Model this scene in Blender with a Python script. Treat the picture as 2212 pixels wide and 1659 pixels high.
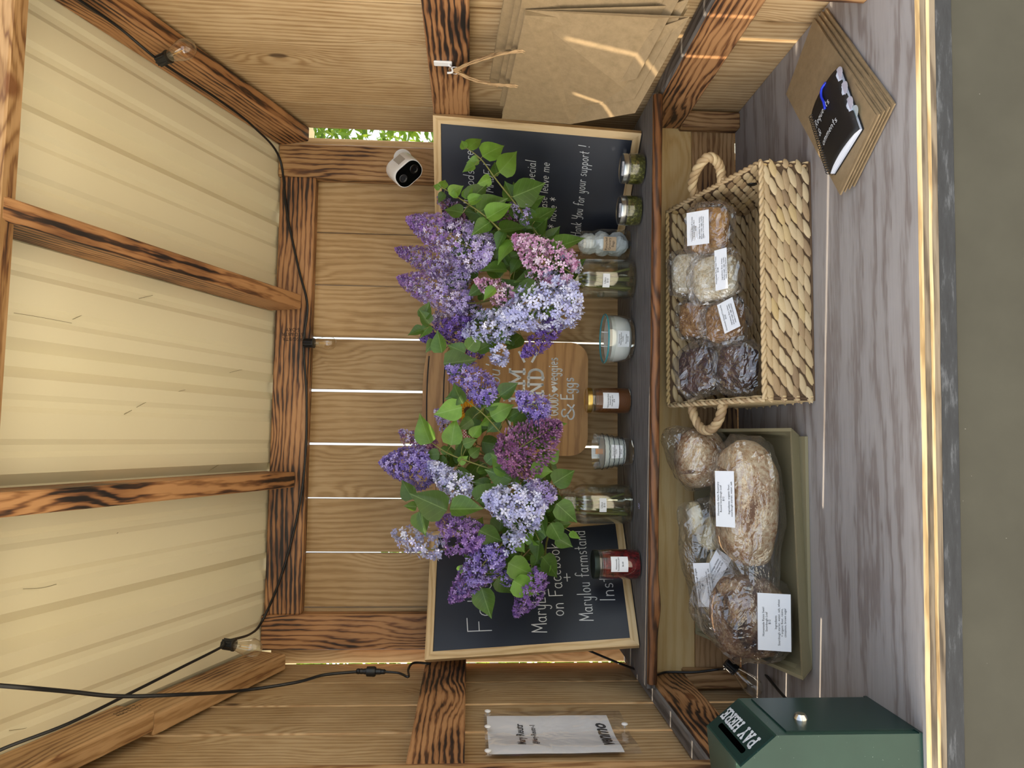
import bpy, math, random
from mathutils import Vector, Matrix, noise
import numpy as np
S = bpy.context.scene
for o in list(bpy.data.objects): bpy.data.objects.remove(o)
COL = S.collection
PI = math.pi
R = math.radians
rnd = random.Random(7)
E = 1.570                      # eye height above the ground; counter top is at 0.92
ZC, ZS = E - .65, E - .395     # counter top, shelf top
XL, XR, YB = -.58, .81, 1.9    # inside faces of the plank walls
# ---------------------------------------------------------------- camera
yaw, pitch, roll = R(4.354), R(3.32), R(-.957)
fwd = Vector((math.sin(yaw)*math.cos(pitch), math.cos(yaw)*math.cos(pitch), -math.sin(pitch)))
rt = Vector((math.cos(yaw), -math.sin(yaw), 0)); dn = fwd.cross(rt)
rt, dn = rt*math.cos(roll)+dn*math.sin(roll), -rt*math.sin(roll)+dn*math.cos(roll)
cd = bpy.data.cameras.new('camera'); cam = bpy.data.objects.new('camera', cd); COL.objects.link(cam)
FPX = 1534.0
cd.sensor_fit = 'HORIZONTAL'; cd.sensor_width = 36; cd.lens = 36*FPX/2212; cd.clip_start = .02
m = Matrix.Identity(4)
for i in range(3): m[i][0], m[i][1], m[i][2] = dn[i], rt[i], -fwd[i]   # the phone was held on its side
m[2][3] = E; cam.matrix_basis = m; S.camera = cam
EYE = Vector((0, 0, E))
def ray(x, y): return rt*(829.5-y) + dn*(x-1106) + fwd*FPX
def PY(x, y, Y): d = ray(x, y); return EYE + d*(Y/d.y)
def PX(x, y, X): d = ray(x, y); return EYE + d*(X/d.x)
def PZ(x, y, Z): d = ray(x, y); return EYE + d*((Z-E)/d.z)
# ---------------------------------------------------------------- world, sun, exposure
W = bpy.data.worlds.new('sky'); S.world = W; W.use_nodes = True
nt = W.node_tree; nt.nodes.clear()
sk = nt.nodes.new('ShaderNodeTexSky'); sk.sky_type = 'NISHITA'; sk.sun_disc = False
sk.sun_elevation = R(29.3); sk.sun_rotation = R(-90); sk.air_density = 1.2; sk.dust_density = 2.5; sk.ozone_density = 1.0
bg = nt.nodes.new('ShaderNodeBackground'); bg.inputs[1].default_value = .30
ow = nt.nodes.new('ShaderNodeOutputWorld')
hz = nt.nodes.new('ShaderNodeHueSaturation'); hz.inputs['Saturation'].default_value = .5   # thin summer haze
nt.links.new(sk.outputs[0], hz.inputs['Color']); nt.links.new(hz.outputs[0], bg.inputs[0]); nt.links.new(bg.outputs[0], ow.inputs[0])
sl = bpy.data.lights.new('sun', 'SUN'); so = bpy.data.objects.new('sun', sl); COL.objects.link(so)
sl.energy = 7; sl.angle = R(.4); sl.color = (1, .86, .66)
so.rotation_euler = Vector((1, -.075, -.56)).to_track_quat('-Z', 'Y').to_euler(); so.location = (-4, 1, 4)
V = S.view_settings
S.display_settings.display_device = 'sRGB'
V.view_transform = 'Standard'; V.look = 'None'; V.gamma = 1; V.use_curve_mapping = False; V.exposure = .70
# ---------------------------------------------------------------- helpers
def lin(h):
    h = h.lstrip('#'); o = []
    for i in (0, 2, 4):
        c = int(h[i:i+2], 16)/255; o.append(c/12.92 if c <= .04045 else ((c+.055)/1.055)**2.4)
    return tuple(o)+(1,)
class MB:
    def __init__(s): s.v = []; s.f = []; s.c = []; s.cur = None
    def add(s, vs, fs, M=None):
        b = len(s.v)
        for p in vs:
            p = Vector(p); s.v.append(M @ p if M is not None else p)
            if s.cur is not None: s.c.append(s.cur)
        for f in fs: s.f.append([b+i for i in f])
        return s
    def box(s, a, b, M=None, bev=0):
        x0, y0, z0 = a; x1, y1, z1 = b
        if bev <= 0:
            vs = [(x0,y0,z0),(x1,y0,z0),(x1,y1,z0),(x0,y1,z0),(x0,y0,z1),(x1,y0,z1),(x1,y1,z1),(x0,y1,z1)]
            return s.add(vs, [(3,2,1,0),(4,5,6,7),(0,1,5,4),(1,2,6,5),(2,3,7,6),(3,0,4,7)], M)
        # chamfer on the four long edges and both ends
        def ring(x, e):
            return [(x,y0+bev+e,z0+e),(x,y1-bev-e,z0+e),(x,y1-e,z0+bev+e),(x,y1-e,z1-bev-e),(x,y1-bev-e,z1-e),(x,y0+bev+e,z1-e),(x,y0+e,z1-bev-e),(x,y0+e,z0+bev+e)]
        vs = ring(x0, bev*.6)+ring(x0+bev, 0)+ring(x1-bev, 0)+ring(x1, bev*.6)
        fs = [tuple(range(7, -1, -1)), tuple(range(24, 32))]
        for k in range(3):
            for i in range(8): j = (i+1) % 8; fs.append((k*8+i, k*8+j, k*8+8+j, k*8+8+i))
        return s.add(vs, fs, M)
    def tube(s, pts, r, n=8, caps=True, M=None):
        pts = [Vector(p) for p in pts]; k = len(pts); rr = r if hasattr(r, '__len__') else [r]*k
        vs = []; fs = []; up = None
        for i, p in enumerate(pts):
            t = (pts[min(i+1, k-1)]-pts[max(i-1, 0)]).normalized()
            if up is None: up = t.orthogonal().normalized()
            up = (up - t*up.dot(t)).normalized(); w = t.cross(up)
            for j in range(n): a = 2*PI*j/n; vs.append(p+(up*math.cos(a)+w*math.sin(a))*rr[i])
        for i in range(k-1):
            for j in range(n): q = (j+1) % n; fs.append((i*n+j, i*n+q, (i+1)*n+q, (i+1)*n+j))
        if caps: fs += [tuple(range(n-1, -1, -1)), tuple((k-1)*n+j for j in range(n))]
        return s.add(vs, fs, M)
    def lathe(s, prof, n=32, M=None):
        vs = []; fs = []; k = len(prof)
        for r, z in prof:
            for j in range(n): a = 2*PI*j/n; vs.append((r*math.cos(a), r*math.sin(a), z))
        for i in range(k-1):
            for j in range(n): q = (j+1) % n; fs.append((i*n+j, i*n+q, (i+1)*n+q, (i+1)*n+j))
        if prof[0][0] > 1e-5: fs.append(tuple(range(n-1, -1, -1)))
        if prof[-1][0] > 1e-5: fs.append(tuple((k-1)*n+j for j in range(n)))
        return s.add(vs, fs, M)
    def prism(s, poly, z0, z1, M=None):
        n = len(poly); vs = [(x, y, z0) for x, y in poly]+[(x, y, z1) for x, y in poly]
        fs = [tuple(range(n-1, -1, -1)), tuple(range(n, 2*n))]
        for i in range(n): j = (i+1) % n; fs.append((i, j, n+j, n+i))
        return s.add(vs, fs, M)
    def quad(s, a, b, c, d): return s.add([a, b, c, d], [(0, 1, 2, 3)])
    def ell(s, c, r, n=12, k=8, M=None, fn=None):
        vs = []; fs = []
        for i in range(k+1):
            th = PI*i/k
            for j in range(n):
                a = 2*PI*j/n; p = Vector((math.sin(th)*math.cos(a), math.sin(th)*math.sin(a), math.cos(th)))
                q = fn(p) if fn else p
                vs.append((c[0]+q[0]*r[0], c[1]+q[1]*r[1], c[2]+q[2]*r[2]))
        for i in range(k):
            for j in range(n): q = (j+1) % n; fs.append((i*n+j, (i+1)*n+j, (i+1)*n+q, i*n+q))
        return s.add(vs, fs, M)
    def mesh(s, name, mat, smooth=False, ang=None):
        me = bpy.data.meshes.new(name); me.from_pydata([tuple(p) for p in s.v], [], s.f)
        if mat:
            for q in (mat if isinstance(mat, (list, tuple)) else [mat]): me.materials.append(q)
        if s.c:
            at = me.color_attributes.new('Col', 'FLOAT_COLOR', 'POINT')
            at.data.foreach_set('color', np.array(s.c, dtype=np.float32).ravel())
        if smooth: me.polygons.foreach_set('use_smooth', [True]*len(me.polygons))
        me.update(); me.validate()
        if ang is not None: me.set_sharp_from_angle(angle=R(ang))
        return me
    def obj(s, name, mat, parent=None, smooth=False, ang=None, loc=None, rot=None, M=None):
        return link(name, s.mesh(name, mat, smooth, ang), parent, loc, rot, M)
def link(name, data, parent=None, loc=None, rot=None, M=None):
    o = bpy.data.objects.new(name, data); COL.objects.link(o)
    if parent: o.parent = parent
    if M is not None: o.matrix_basis = M
    if loc is not None: o.location = loc
    if rot is not None: o.rotation_euler = rot
    return o
def tag(o, label=None, cat=None, group=None, kind=None):
    if label: o['label'] = label
    if cat: o['category'] = cat
    if group: o['group'] = group
    if kind: o['kind'] = kind
    return o
def empty(name, loc=(0, 0, 0), rz=0, label=None, cat=None, group=None, kind=None, M=None):
    o = link(name, None, None); o.empty_display_size = .02
    if M is not None: o.matrix_basis = M
    else: o.location = loc; o.rotation_euler = (0, 0, rz)
    return tag(o, label, cat, group, kind)
def basis(o, x, y, z=None):
    x = Vector(x).normalized(); y = Vector(y); y = (y-x*y.dot(x)).normalized(); z = x.cross(y)
    M = Matrix.Identity(4)
    for i in range(3): M[i][0], M[i][1], M[i][2], M[i][3] = x[i], y[i], z[i], o[i]
    return M
def spline(pts, k=6):
    pts = [Vector(p) for p in pts]; out = []
    for i in range(len(pts)-1):
        p0, p1, p2, p3 = pts[max(i-1, 0)], pts[i], pts[i+1], pts[min(i+2, len(pts)-1)]
        for j in range(k):
            t = j/k; out.append(.5*((2*p1)+(p2-p0)*t+(2*p0-5*p1+4*p2-p3)*t*t+(3*p1-p0-3*p2+p3)*t**3))
    return out+[pts[-1]]
# ---------------------------------------------------------------- materials
class NT:
    def __init__(s, name):
        s.m = bpy.data.materials.new(name); s.m.use_nodes = True; s.t = s.m.node_tree; s.t.nodes.clear()
        s.out = s.n('ShaderNodeOutputMaterial')
    def n(s, t, **k):
        o = s.t.nodes.new(t)
        for a, b in k.items(): setattr(o, a, b)
        return o
    def l(s, a, b): s.t.links.new(a, b)
    def val(s, sock, v):
        if hasattr(v, 'is_output'): s.l(v, sock)
        else: sock.default_value = v
    def math(s, op, a, b=0, c=None, clamp=False):
        o = s.n('ShaderNodeMath', operation=op); o.use_clamp = clamp
        s.val(o.inputs[0], a); s.val(o.inputs[1], b)
        if c is not None: s.val(o.inputs[2], c)
        return o.outputs[0]
    def ramp(s, f, stops):
        o = s.n('ShaderNodeValToRGB'); e = o.color_ramp.elements
        while len(e) < len(stops): e.new(.5)
        for q, (p, c) in zip(e, stops): q.position = p; q.color = lin(c) if isinstance(c, str) else (c, c, c, 1)
        s.l(f, o.inputs[0]); return o.outputs[0]
    def mix(s, f, a, b, mode='MIX'):
        o = s.n('ShaderNodeMix', data_type='RGBA', blend_type=mode)
        s.val(o.inputs[0], f)
        for i, q in ((6, a), (7, b)): s.val(o.inputs[i], lin(q) if isinstance(q, str) else q)
        return o.outputs[2]
    def noise(s, v, scale, detail=3, rough=.5, dist=0):
        o = s.n('ShaderNodeTexNoise'); o.inputs['Scale'].default_value = scale; o.inputs['Detail'].default_value = detail
        o.inputs['Roughness'].default_value = rough; o.inputs['Distortion'].default_value = dist
        if v is not None: s.l(v, o.inputs['Vector'])
        return o.outputs['Fac']
    def obj(s, scale=(1, 1, 1), rand=True):
        tc = s.n('ShaderNodeTexCoord'); v = tc.outputs['Object']
        if rand:
            oi = s.n('ShaderNodeObjectInfo'); c = s.n('ShaderNodeCombineXYZ')
            s.l(s.math('MULTIPLY', oi.outputs['Random'], 37.0), c.inputs[0]); s.l(s.math('MULTIPLY', oi.outputs['Random'], 91.0), c.inputs[1]); s.l(s.math('MULTIPLY', oi.outputs['Random'], 53.0), c.inputs[2])
            a = s.n('ShaderNodeVectorMath', operation='ADD'); s.l(v, a.inputs[0]); s.l(c.outputs[0], a.inputs[1]); v = a.outputs[0]
        mp = s.n('ShaderNodeVectorMath', operation='MULTIPLY'); s.l(v, mp.inputs[0]); mp.inputs[1].default_value = scale
        return mp.outputs[0]
    def bsdf(s, col, rough=.6, bump=None, bs=.2, bd=.002, **k):
        b = s.n('ShaderNodeBsdfPrincipled')
        s.val(b.inputs['Base Color'], lin(col) if isinstance(col, str) else col); s.val(b.inputs['Roughness'], rough)
        for a, q in k.items(): s.val(b.inputs[a.replace('_', ' ')], q)
        if bump is not None:
            bn = s.n('ShaderNodeBump'); bn.inputs['Strength'].default_value = bs; bn.inputs['Distance'].default_value = bd
            s.l(bump, bn.inputs['Height']); s.l(bn.outputs[0], b.inputs['Normal'])
        s.sh = b.outputs[0]; s.l(b.outputs[0], s.out.inputs[0]); return s
def plain(name, col, rough=.5, metal=0, **k):
    t = NT(name); t.bsdf(col, rough, Metallic=metal, **k); return t.m
def wood(name, stops, freq=42, warp=.05, knots=1.0, fiber=.5, rough=.7, burn=None, tone=None, bump=.35, kcol='#3a2414', ra=.62, feather=.9):
    """stretched growth rings along local X; grain bends round the knots"""
    t = NT(name); v = t.obj()
    sep = t.n('ShaderNodeSeparateXYZ'); t.l(v, sep.inputs[0]); X, Y, Z = sep.outputs
    cv = t.n('ShaderNodeCombineXYZ'); t.l(t.math('MULTIPLY', X, 3.1), cv.inputs[0]); t.l(t.math('MULTIPLY', Y, 7.5), cv.inputs[1]); t.l(t.math('MULTIPLY', Z, 2.0), cv.inputs[2])
    vo = t.n('ShaderNodeTexVoronoi'); vo.inputs['Scale'].default_value = 1; t.l(cv.outputs[0], vo.inputs['Vector'])
    d = vo.outputs['Distance']
    kw = t.n('ShaderNodeMapRange', interpolation_type='SMOOTHSTEP'); t.l(d, kw.inputs[0]); kw.inputs[1].default_value = 0; kw.inputs[2].default_value = .42; kw.inputs[3].default_value = .05*knots; kw.inputs[4].default_value = 0
    c2 = t.n('ShaderNodeCombineXYZ'); t.l(t.math('MULTIPLY', X, 1.3), c2.inputs[0]); t.l(t.math('MULTIPLY', Y, 6), c2.inputs[1]); t.l(t.math('MULTIPLY', Z, 6), c2.inputs[2])
    lo = t.noise(c2.outputs[0], 1.0, 2, .5)
    yy = t.math('ADD', t.math('ADD', Y, t.math('MULTIPLY', Z, .6)), t.math('ADD', t.math('MULTIPLY', t.math('SUBTRACT', lo, .5), warp*4), kw.outputs[0]))
    c5 = t.n('ShaderNodeCombineXYZ'); t.l(t.math('MULTIPLY', X, 14), c5.inputs[0]); t.l(t.math('MULTIPLY', Y, 110), c5.inputs[1]); t.l(t.math('MULTIPLY', Z, 110), c5.inputs[2])
    yy = t.math('ADD', yy, t.math('MULTIPLY', t.math('SUBTRACT', t.noise(c5.outputs[0], 1.0, 2, .6), .5), feather/freq))
    ring = t.math('ADD', t.math('MULTIPLY', t.math('SINE', t.math('MULTIPLY', yy, freq*6.283)), .5), .5)
    c3 = t.n('ShaderNodeCombineXYZ'); t.l(t.math('MULTIPLY', X, 5), c3.inputs[0]); t.l(t.math('MULTIPLY', Y, 260), c3.inputs[1]); t.l(t.math('MULTIPLY', Z, 260), c3.inputs[2])
    fi = t.noise(c3.outputs[0], 1.0, 3, .6)
    blot = t.noise(v, 5.0, 3, .6)
    g = t.math('ADD', t.math('MULTIPLY', t.math('POWER', ring, 1.6), ra), t.math('ADD', t.math('MULTIPLY', t.math('SUBTRACT', fi, .5), fiber), t.math('MULTIPLY', t.math('SUBTRACT', blot, .35), .7)), clamp=True)
    if burn:                      # scorched: char sits on the soft rings where the torch passed
        c4 = t.n('ShaderNodeCombineXYZ'); t.l(t.math('MULTIPLY', X, 4.5), c4.inputs[0]); t.l(t.math('MULTIPLY', Y, 9), c4.inputs[1]); t.l(t.math('MULTIPLY', Z, 9), c4.inputs[2])
        bn = t.noise(c4.outputs[0], 1.0, 2, .55)
        g = t.math('ADD', g, t.math('MULTIPLY', t.math('SUBTRACT', bn, .5), burn), clamp=True)
    col = t.ramp(g, stops)
    if knots > 0:
        km = t.n('ShaderNodeMapRange', interpolation_type='SMOOTHSTEP'); t.l(t.math('ADD', d, t.math('MULTIPLY', t.math('SUBTRACT', fi, .5), .03)), km.inputs[0])
        km.inputs[1].default_value = .045; km.inputs[2].default_value = .085; km.inputs[3].default_value = .8; km.inputs[4].default_value = 0
        col = t.mix(t.math('MULTIPLY', km.outputs[0], t.math('GREATER_THAN', vo.outputs['Color'], .45)), col, kcol)
    if tone:
        oi = t.n('ShaderNodeObjectInfo'); hs = t.n('ShaderNodeHueSaturation'); t.l(col, hs.inputs['Color'])
        t.l(t.math('MULTIPLY_ADD', oi.outputs['Random'], tone, 1-tone*.55), hs.inputs['Value'])
        hs.inputs['Saturation'].default_value = 1.0; col = hs.outputs[0]
    t.bsdf(col, rough, bump=t.math('ADD', g, t.math('MULTIPLY', fi, .5)), bs=bump, bd=.0012)
    return t.m
CEDAR = wood('cedar_board', [(0, '#c5ab83'), (.3, '#b0936a'), (.6, '#94744b'), (1, '#64482c')], 75, .02, 1.0, .75, tone=.3, ra=.34)
CEDAR_B = wood('cedar_board_back', [(0, '#b99c73'), (.35, '#a4855b'), (.7, '#896a43'), (1, '#5e4328')], 62, .028, 1.2, .6, tone=.25, ra=.34)
BURNT = wood('scorched_timber', [(0, '#b08358'), (.3, '#90653f'), (.48, '#6a452b'), (.62, '#38261b'), (.8, '#1d1512'), (1, '#120e0d')], 84, .012, .5, .35, rough=.55, burn=1.7, kcol='#6b3a1a', bump=.5, ra=.5, feather=1.2)
BURNT_L = wood('lightly_scorched_timber', [(0, '#b79369'), (.42, '#98744b'), (.62, '#744f31'), (.8, '#3f2a1e'), (1, '#1d1512')], 78, .012, .5, .35, rough=.55, burn=1.35, kcol='#6b3a1a', bump=.5, ra=.46, feather=1.2)
PINE = wood('pine_panel', [(0, '#dcc08a'), (.5, '#cfab70'), (.8, '#a57d4a'), (1, '#5c3d22')], 40, .025, 1.2, .35, burn=.5, ra=.35)
GREYP = wood('weathered_plywood', [(0, '#9a9592'), (.4, '#8d8783'), (.62, '#7d746f'), (.8, '#6f645f'), (1, '#584e4a')], 15, .085, 0, .5, rough=.75, bump=.25, ra=.5, feather=1.0)
GREYS = wood('weathered_shelf_board', [(0, '#75716d'), (.4, '#625d5a'), (.75, '#4b4642'), (1, '#34302d')], 70, .015, .5, .7, rough=.8)
EDGE = wood('live_edge_wood', [(0, '#84562f'), (.4, '#643e21'), (.7, '#422815'), (1, '#24140b')], 70, .02, .5, .5, rough=.5)
OAK = wood('light_oak', [(0, '#d9bd8e'), (.5, '#cbab79'), (1, '#b08c5c')], 60, .03, 0, .4, rough=.5, bump=.15)
SIGNW = wood('stained_sign_wood', [(0, '#b0854f'), (.5, '#9f7440'), (1, '#845b2e')], 30, .05, 0, .4, rough=.5, bump=.1)
PLY1 = wood('ply_pale', [(0, '#d9c39a'), (.5, '#c3a676'), (1, '#8a6c45')], 60, .02, 0, .8)
PLY2 = wood('ply_dark', [(0, '#8d7f6c'), (.5, '#6a5c4c'), (1, '#3d342b')], 90, .02, 0, 1.0)
KRAFT = NT('kraft_paper'); _v = KRAFT.obj(); KRAFT.bsdf(KRAFT.ramp(KRAFT.noise(_v, 60, 4, .7), [(.3, '#7f6b4c'), (.7, '#917b5a')]), .8, bump=KRAFT.noise(_v, 9, 2), bs=.3, bd=.006); KRAFT = KRAFT.m
METAL = NT('roof_metal'); METAL.bsdf(METAL.ramp(METAL.noise(METAL.obj(), 2, 2), [(.3, '#dad1b2'), (.7, '#e0d8bb')]), .38, Specular_IOR_Level=.5); METAL = METAL.m
BLACKPL = plain('black_plastic', '#131416', .45); BLACKG = plain('black_gloss', '#050506', .12)
WHITEPL = plain('white_plastic', '#e9e9ea', .3); CHROME = plain('chrome', '#d9d9d6', .18, 1.0); GOLD = plain('gold_lid', '#c9ab62', .28, 1.0)
SILVER = plain('silver_lid', '#b9bcbc', .3, 1.0); PAPER = plain('label_paper', '#eceef2', .7); TANLABEL = plain('tan_label', '#c9b091', .7)
INK = plain('printed_ink', '#1c1c20', .7); CHALK = plain('chalk_lines', '#d3d6d8', .9); WHITEINK = plain('white_vinyl', '#d9dee4', .5)
WAX = plain('candle_wax', '#e4e6e2', .4, Subsurface_Weight=.15, Subsurface_Radius=(.01, .01, .01)); WICKW = plain('wood_wick', '#d59b6c', .7)
def glassy(name, tint=(1, 1, 1, 1), rough=.02, ior=1.45, bumpscale=None, gl=1.0, veil=0, bs=.5, bd=.004, edge=0.0):
    """thin clear sheet: see-through with Fresnel gloss"""
    t = NT(name); tr = t.n('ShaderNodeBsdfTransparent'); lw = t.n('ShaderNodeLayerWeight'); lw.inputs[0].default_value = .5
    t.l(t.mix(t.math('MULTIPLY', t.math('POWER', lw.outputs['Facing'], 3), edge), tint, tuple(c*.45 for c in tint[:3])+(1,)), tr.inputs[0])
    g = t.n('ShaderNodeBsdfGlossy'); g.inputs['Roughness'].default_value = rough; g.inputs['Color'].default_value = (gl, gl, gl, 1)
    fr = t.n('ShaderNodeLayerWeight'); fr.inputs[0].default_value = .5; f0 = ((ior-1)/(ior+1))**2
    if bumpscale:
        bn = t.n('ShaderNodeBump'); bn.inputs['Strength'].default_value = bs; bn.inputs['Distance'].default_value = bd
        t.l(t.noise(t.obj(), bumpscale, 3, .6, 1.0), bn.inputs['Height']); t.l(bn.outputs[0], g.inputs['Normal']); t.l(bn.outputs[0], fr.inputs['Normal'])
    fa = t.math('MULTIPLY_ADD', t.math('POWER', fr.outputs['Facing'], 3), .75, f0*1.8)
    mx = t.n('ShaderNodeMixShader'); t.l(fa, mx.inputs[0]); t.l(tr.outputs[0], mx.inputs[1]); t.l(g.outputs[0], mx.inputs[2]); sh = mx.outputs[0]
    if veil:
        df = t.n('ShaderNodeBsdfDiffuse'); df.inputs[0].default_value = (.8, .8, .84, 1)
        m2 = t.n('ShaderNodeMixShader'); m2.inputs[0].default_value = veil; t.l(sh, m2.inputs[1]); t.l(df.outputs[0], m2.inputs[2]); sh = m2.outputs[0]
    t.l(sh, t.out.inputs[0]); return t.m
GLASS = glassy('clear_glass', (.965, .98, .975, 1), ior=1.6, edge=.34); BULBG = glassy('bulb_glass', (.97, .95, .9, 1), ior=1.5, edge=.5); TEALG = plain('teal_glass_rim', '#4fa9b4', .08, Transmission_Weight=.3)
WATER = glassy('water', (.96, .96, .88, 1), ior=1.15)
FILM = glassy('clear_film', (.97, .97, .97, 1), .07, 1.75, 22, 1.0, .022, .8, .012)
SLEEVE = glassy('plastic_sleeve', (.97, .97, .98, 1), .1, 1.5, 6, 1.0, .03, .5, .01)
def petal_mat():
    t = NT('lilac_petal'); a = t.n('ShaderNodeVertexColor', layer_name='Col'); b = t.n('ShaderNodeBsdfPrincipled'); t.l(a.outputs[0], b.inputs['Base Color']); b.inputs['Roughness'].default_value = .6
    tr = t.n('ShaderNodeBsdfTranslucent'); t.l(a.outputs[0], tr.inputs[0]); mx = t.n('ShaderNodeMixShader'); mx.inputs[0].default_value = .25
    t.l(b.outputs[0], mx.inputs[1]); t.l(tr.outputs[0], mx.inputs[2]); t.l(mx.outputs[0], t.out.inputs[0]); return t.m
PETAL = petal_mat()
def leaf_mat(name, c1, c2, tcol):
    t = NT(name); v = t.obj(); sep = t.n('ShaderNodeSeparateXYZ'); tc = t.n('ShaderNodeTexCoord'); t.l(tc.outputs['Object'], sep.inputs[0])
    ay = t.math('ABSOLUTE', sep.outputs[1])
    vein = t.math('LESS_THAN', t.math('ABSOLUTE', t.math('SUBTRACT', t.math('FRACT', t.math('MULTIPLY', t.math('SUBTRACT', sep.outputs[0], t.math('MULTIPLY', ay, .7)), 6)), .5)), .03)
    mid = t.math('LESS_THAN', ay, .012); vm = t.math('MAXIMUM', t.math('MULTIPLY', vein, .5), mid)
    col = t.mix(t.math('MULTIPLY', vm, .45), t.ramp(t.noise(v, 2.5, 2), [(.3, c1), (.7, c2)]), '#8fae6a')
    oi = t.n('ShaderNodeObjectInfo'); hs = t.n('ShaderNodeHueSaturation'); t.l(col, hs.inputs['Color']); t.l(t.math('MULTIPLY_ADD', oi.outputs['Random'], .5, .75), hs.inputs['Value'])
    b = t.n('ShaderNodeBsdfPrincipled'); t.l(hs.outputs[0], b.inputs['Base Color']); b.inputs['Roughness'].default_value = .42
    tr = t.n('ShaderNodeBsdfTranslucent'); tr.inputs[0].default_value = lin(tcol); mx = t.n('ShaderNodeMixShader'); mx.inputs[0].default_value = .3
    t.l(b.outputs[0], mx.inputs[1]); t.l(tr.outputs[0], mx.inputs[2]); t.l(mx.outputs[0], t.out.inputs[0]); return t.m
LEAF = leaf_mat('lilac_leaf', '#3d5a22', '#4d702b', '#84a82a'); LEAFY = leaf_mat('young_lilac_leaf', '#587f2c', '#6f9a3a', '#a5c23c')
STEM = plain('green_stem', '#747338', .6); TWIG = plain('brown_twig', '#7a6243', .7)
# ================================================================ the setting
UP = Vector((0, 0, 1)); AX = Vector((1, 0, 0)); AY = Vector((0, 1, 0))
def roofz(Y): return E + .525 + .385*(1.86-Y)
def plank(parent, name, c, xd, yd, L, Wd, T, mat, bev=.0015, label=None):
    o = MB().box((-L/2, -Wd/2, -T/2), (L/2, Wd/2, T/2), None, bev).obj(name, mat, parent, M=basis(c, xd, yd))
    if label: o['label'] = label
    return o
def timber(parent, name, a, b, mat, axis, label=None, bev=.003):
    """axis-aligned stick from corner a to corner b, grain along axis"""
    a, b = Vector(a), Vector(b); c = (a+b)/2; d = b-a
    xd = (AX, AY, UP)[axis]; yd = (UP, UP, AX)[axis] if axis < 2 else AX
    sz = {0: (d.x, d.z, d.y), 1: (d.y, d.z, d.x), 2: (d.z, d.x, d.y)}[axis]
    return plank(parent, name, c, xd, yd, abs(sz[0]), abs(sz[1]), abs(sz[2]), mat, bev, label)
GROUND = NT('gravel_ground'); _v = GROUND.obj((1, 1, 1), False)
GROUND.bsdf(GROUND.ramp(GROUND.noise(_v, 9, 5, .7), [(.3, '#bdb5a0'), (.7, '#dcd4c0')]), .95, bump=GROUND.noise(_v, 60, 4), bs=.6, bd=.02)
g = MB().box((-14, -14, -.2), (14, 22, 0)).obj('ground', GROUND.m); tag(g, 'pale gravel ground around the stand', None, None, 'structure')
Z0 = .22
# back wall: upright cedar boards with daylight between them
wb = empty('wall_back', (0, YB, 0), label='back wall of upright cedar boards with daylight gaps', kind='structure')
def rel(o, p):   # keep world placement under an empty that is not at the origin
    M = o.matrix_basis.copy(); o.parent = p; o.matrix_basis = Matrix.Translation(-Vector(p.location)) @ M; return o
gaps = [(.688, .001), (.545, .0024), (.4025, .0026), (.2602, .0060), (.1197, .0068), (-.0214, .0056), (-.1628, .0034), (-.303, .0036), (-.4428, .0026)]
edges = [.806]+[q for gx, w in gaps for q in (gx+w/2, gx-w/2)]+[-.584]
for i in range(0, len(edges), 2):
    x1, x0 = edges[i], edges[i+1]
    o = plank(None, 'plank', (( x0+x1)/2, YB+.008+rnd.uniform(0, .002), (Z0+E+.5)/2), UP, AX, E+.5-Z0, x1-x0, .016, CEDAR_B); rel(o, wb)
def wbt(name, a, b, mat, ax, label=None): return rel(timber(None, name, a, b, mat, ax, label), wb)
YF = 1.862
wbt('post', (.682, YF, ZC-.3), (.774, YB, E+.517), BURNT_L, 2, 'lightly scorched corner post carrying the security camera')
wbt('post', (-.54, YF, ZC-.3), (-.452, YB, E+.517), BURNT, 2, 'heavily scorched corner post')
wbt('beam', (-.452, YF, E+.419), (.682, YB, E+.511), BURNT, 0, 'scorched beam under the roof edge')
wbt('rail', (-.16, YF, E+.005), (.47, YB, E+.094), BURNT_L, 0)
# pine apron under the shelf
wbt('pine_board', (-.575, 1.69, ZS-.145), (.80, 1.709, ZS-.022), PINE, 0, 'pale pine board under the shelf')
wbt('pine_board', (-.575, 1.692, ZC), (.80, 1.711, ZS-.146), BURNT_L, 0, 'brown stained board just above the counter')
for x in (-.552, .786): wbt('cleat', (x-.02, 1.655, ZC), (x+.02, 1.69, ZS-.11), BURNT_L, 2)
# left wall
def side_wall(name, X, sgn, yb, gapw, mat, label):
    w = empty(name, (X, 1.45, 0), label=label, kind='structure')
    for k in range(len(yb)-1):
        y1, y0 = yb[k]-gapw[k]/2, yb[k+1]+gapw[k+1]/2; Wd = y1-y0
        zt0, zt1 = roofz(y0)-.004-Z0, roofz(y1)-.004-Z0        # top follows the roof slope
        poly = [(0, -Wd/2), (zt0, -Wd/2), (zt1, Wd/2), (0, Wd/2)]
        o = MB().prism(poly, -.008, .008).obj('plank', mat, None, M=basis((X+sgn*(.008+rnd.uniform(0, .0035)), (y0+y1)/2, Z0), UP, AY)); rel(o, w)
    return w
wl = side_wall('wall_left', XL, -1, [1.888, 1.741, 1.600, 1.457, 1.318, 1.178, 1.035], [.012, .0035, .0062, .0066, .0066, .0066, .004], CEDAR, 'left wall of upright cedar boards lit through narrow gaps')
wr = side_wall('wall_right', XR, 1, [1.851, 1.711, 1.571, 1.43, 1.29, 1.15, 1.01], [0, .0018, .0014, .002, .0016, .0014, .001], CEDAR, 'right wall of upright cedar boards')
def wst(w, name, a, b, mat, ax, label=None): return rel(timber(None, name, a, b, mat, ax, label), w)
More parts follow.
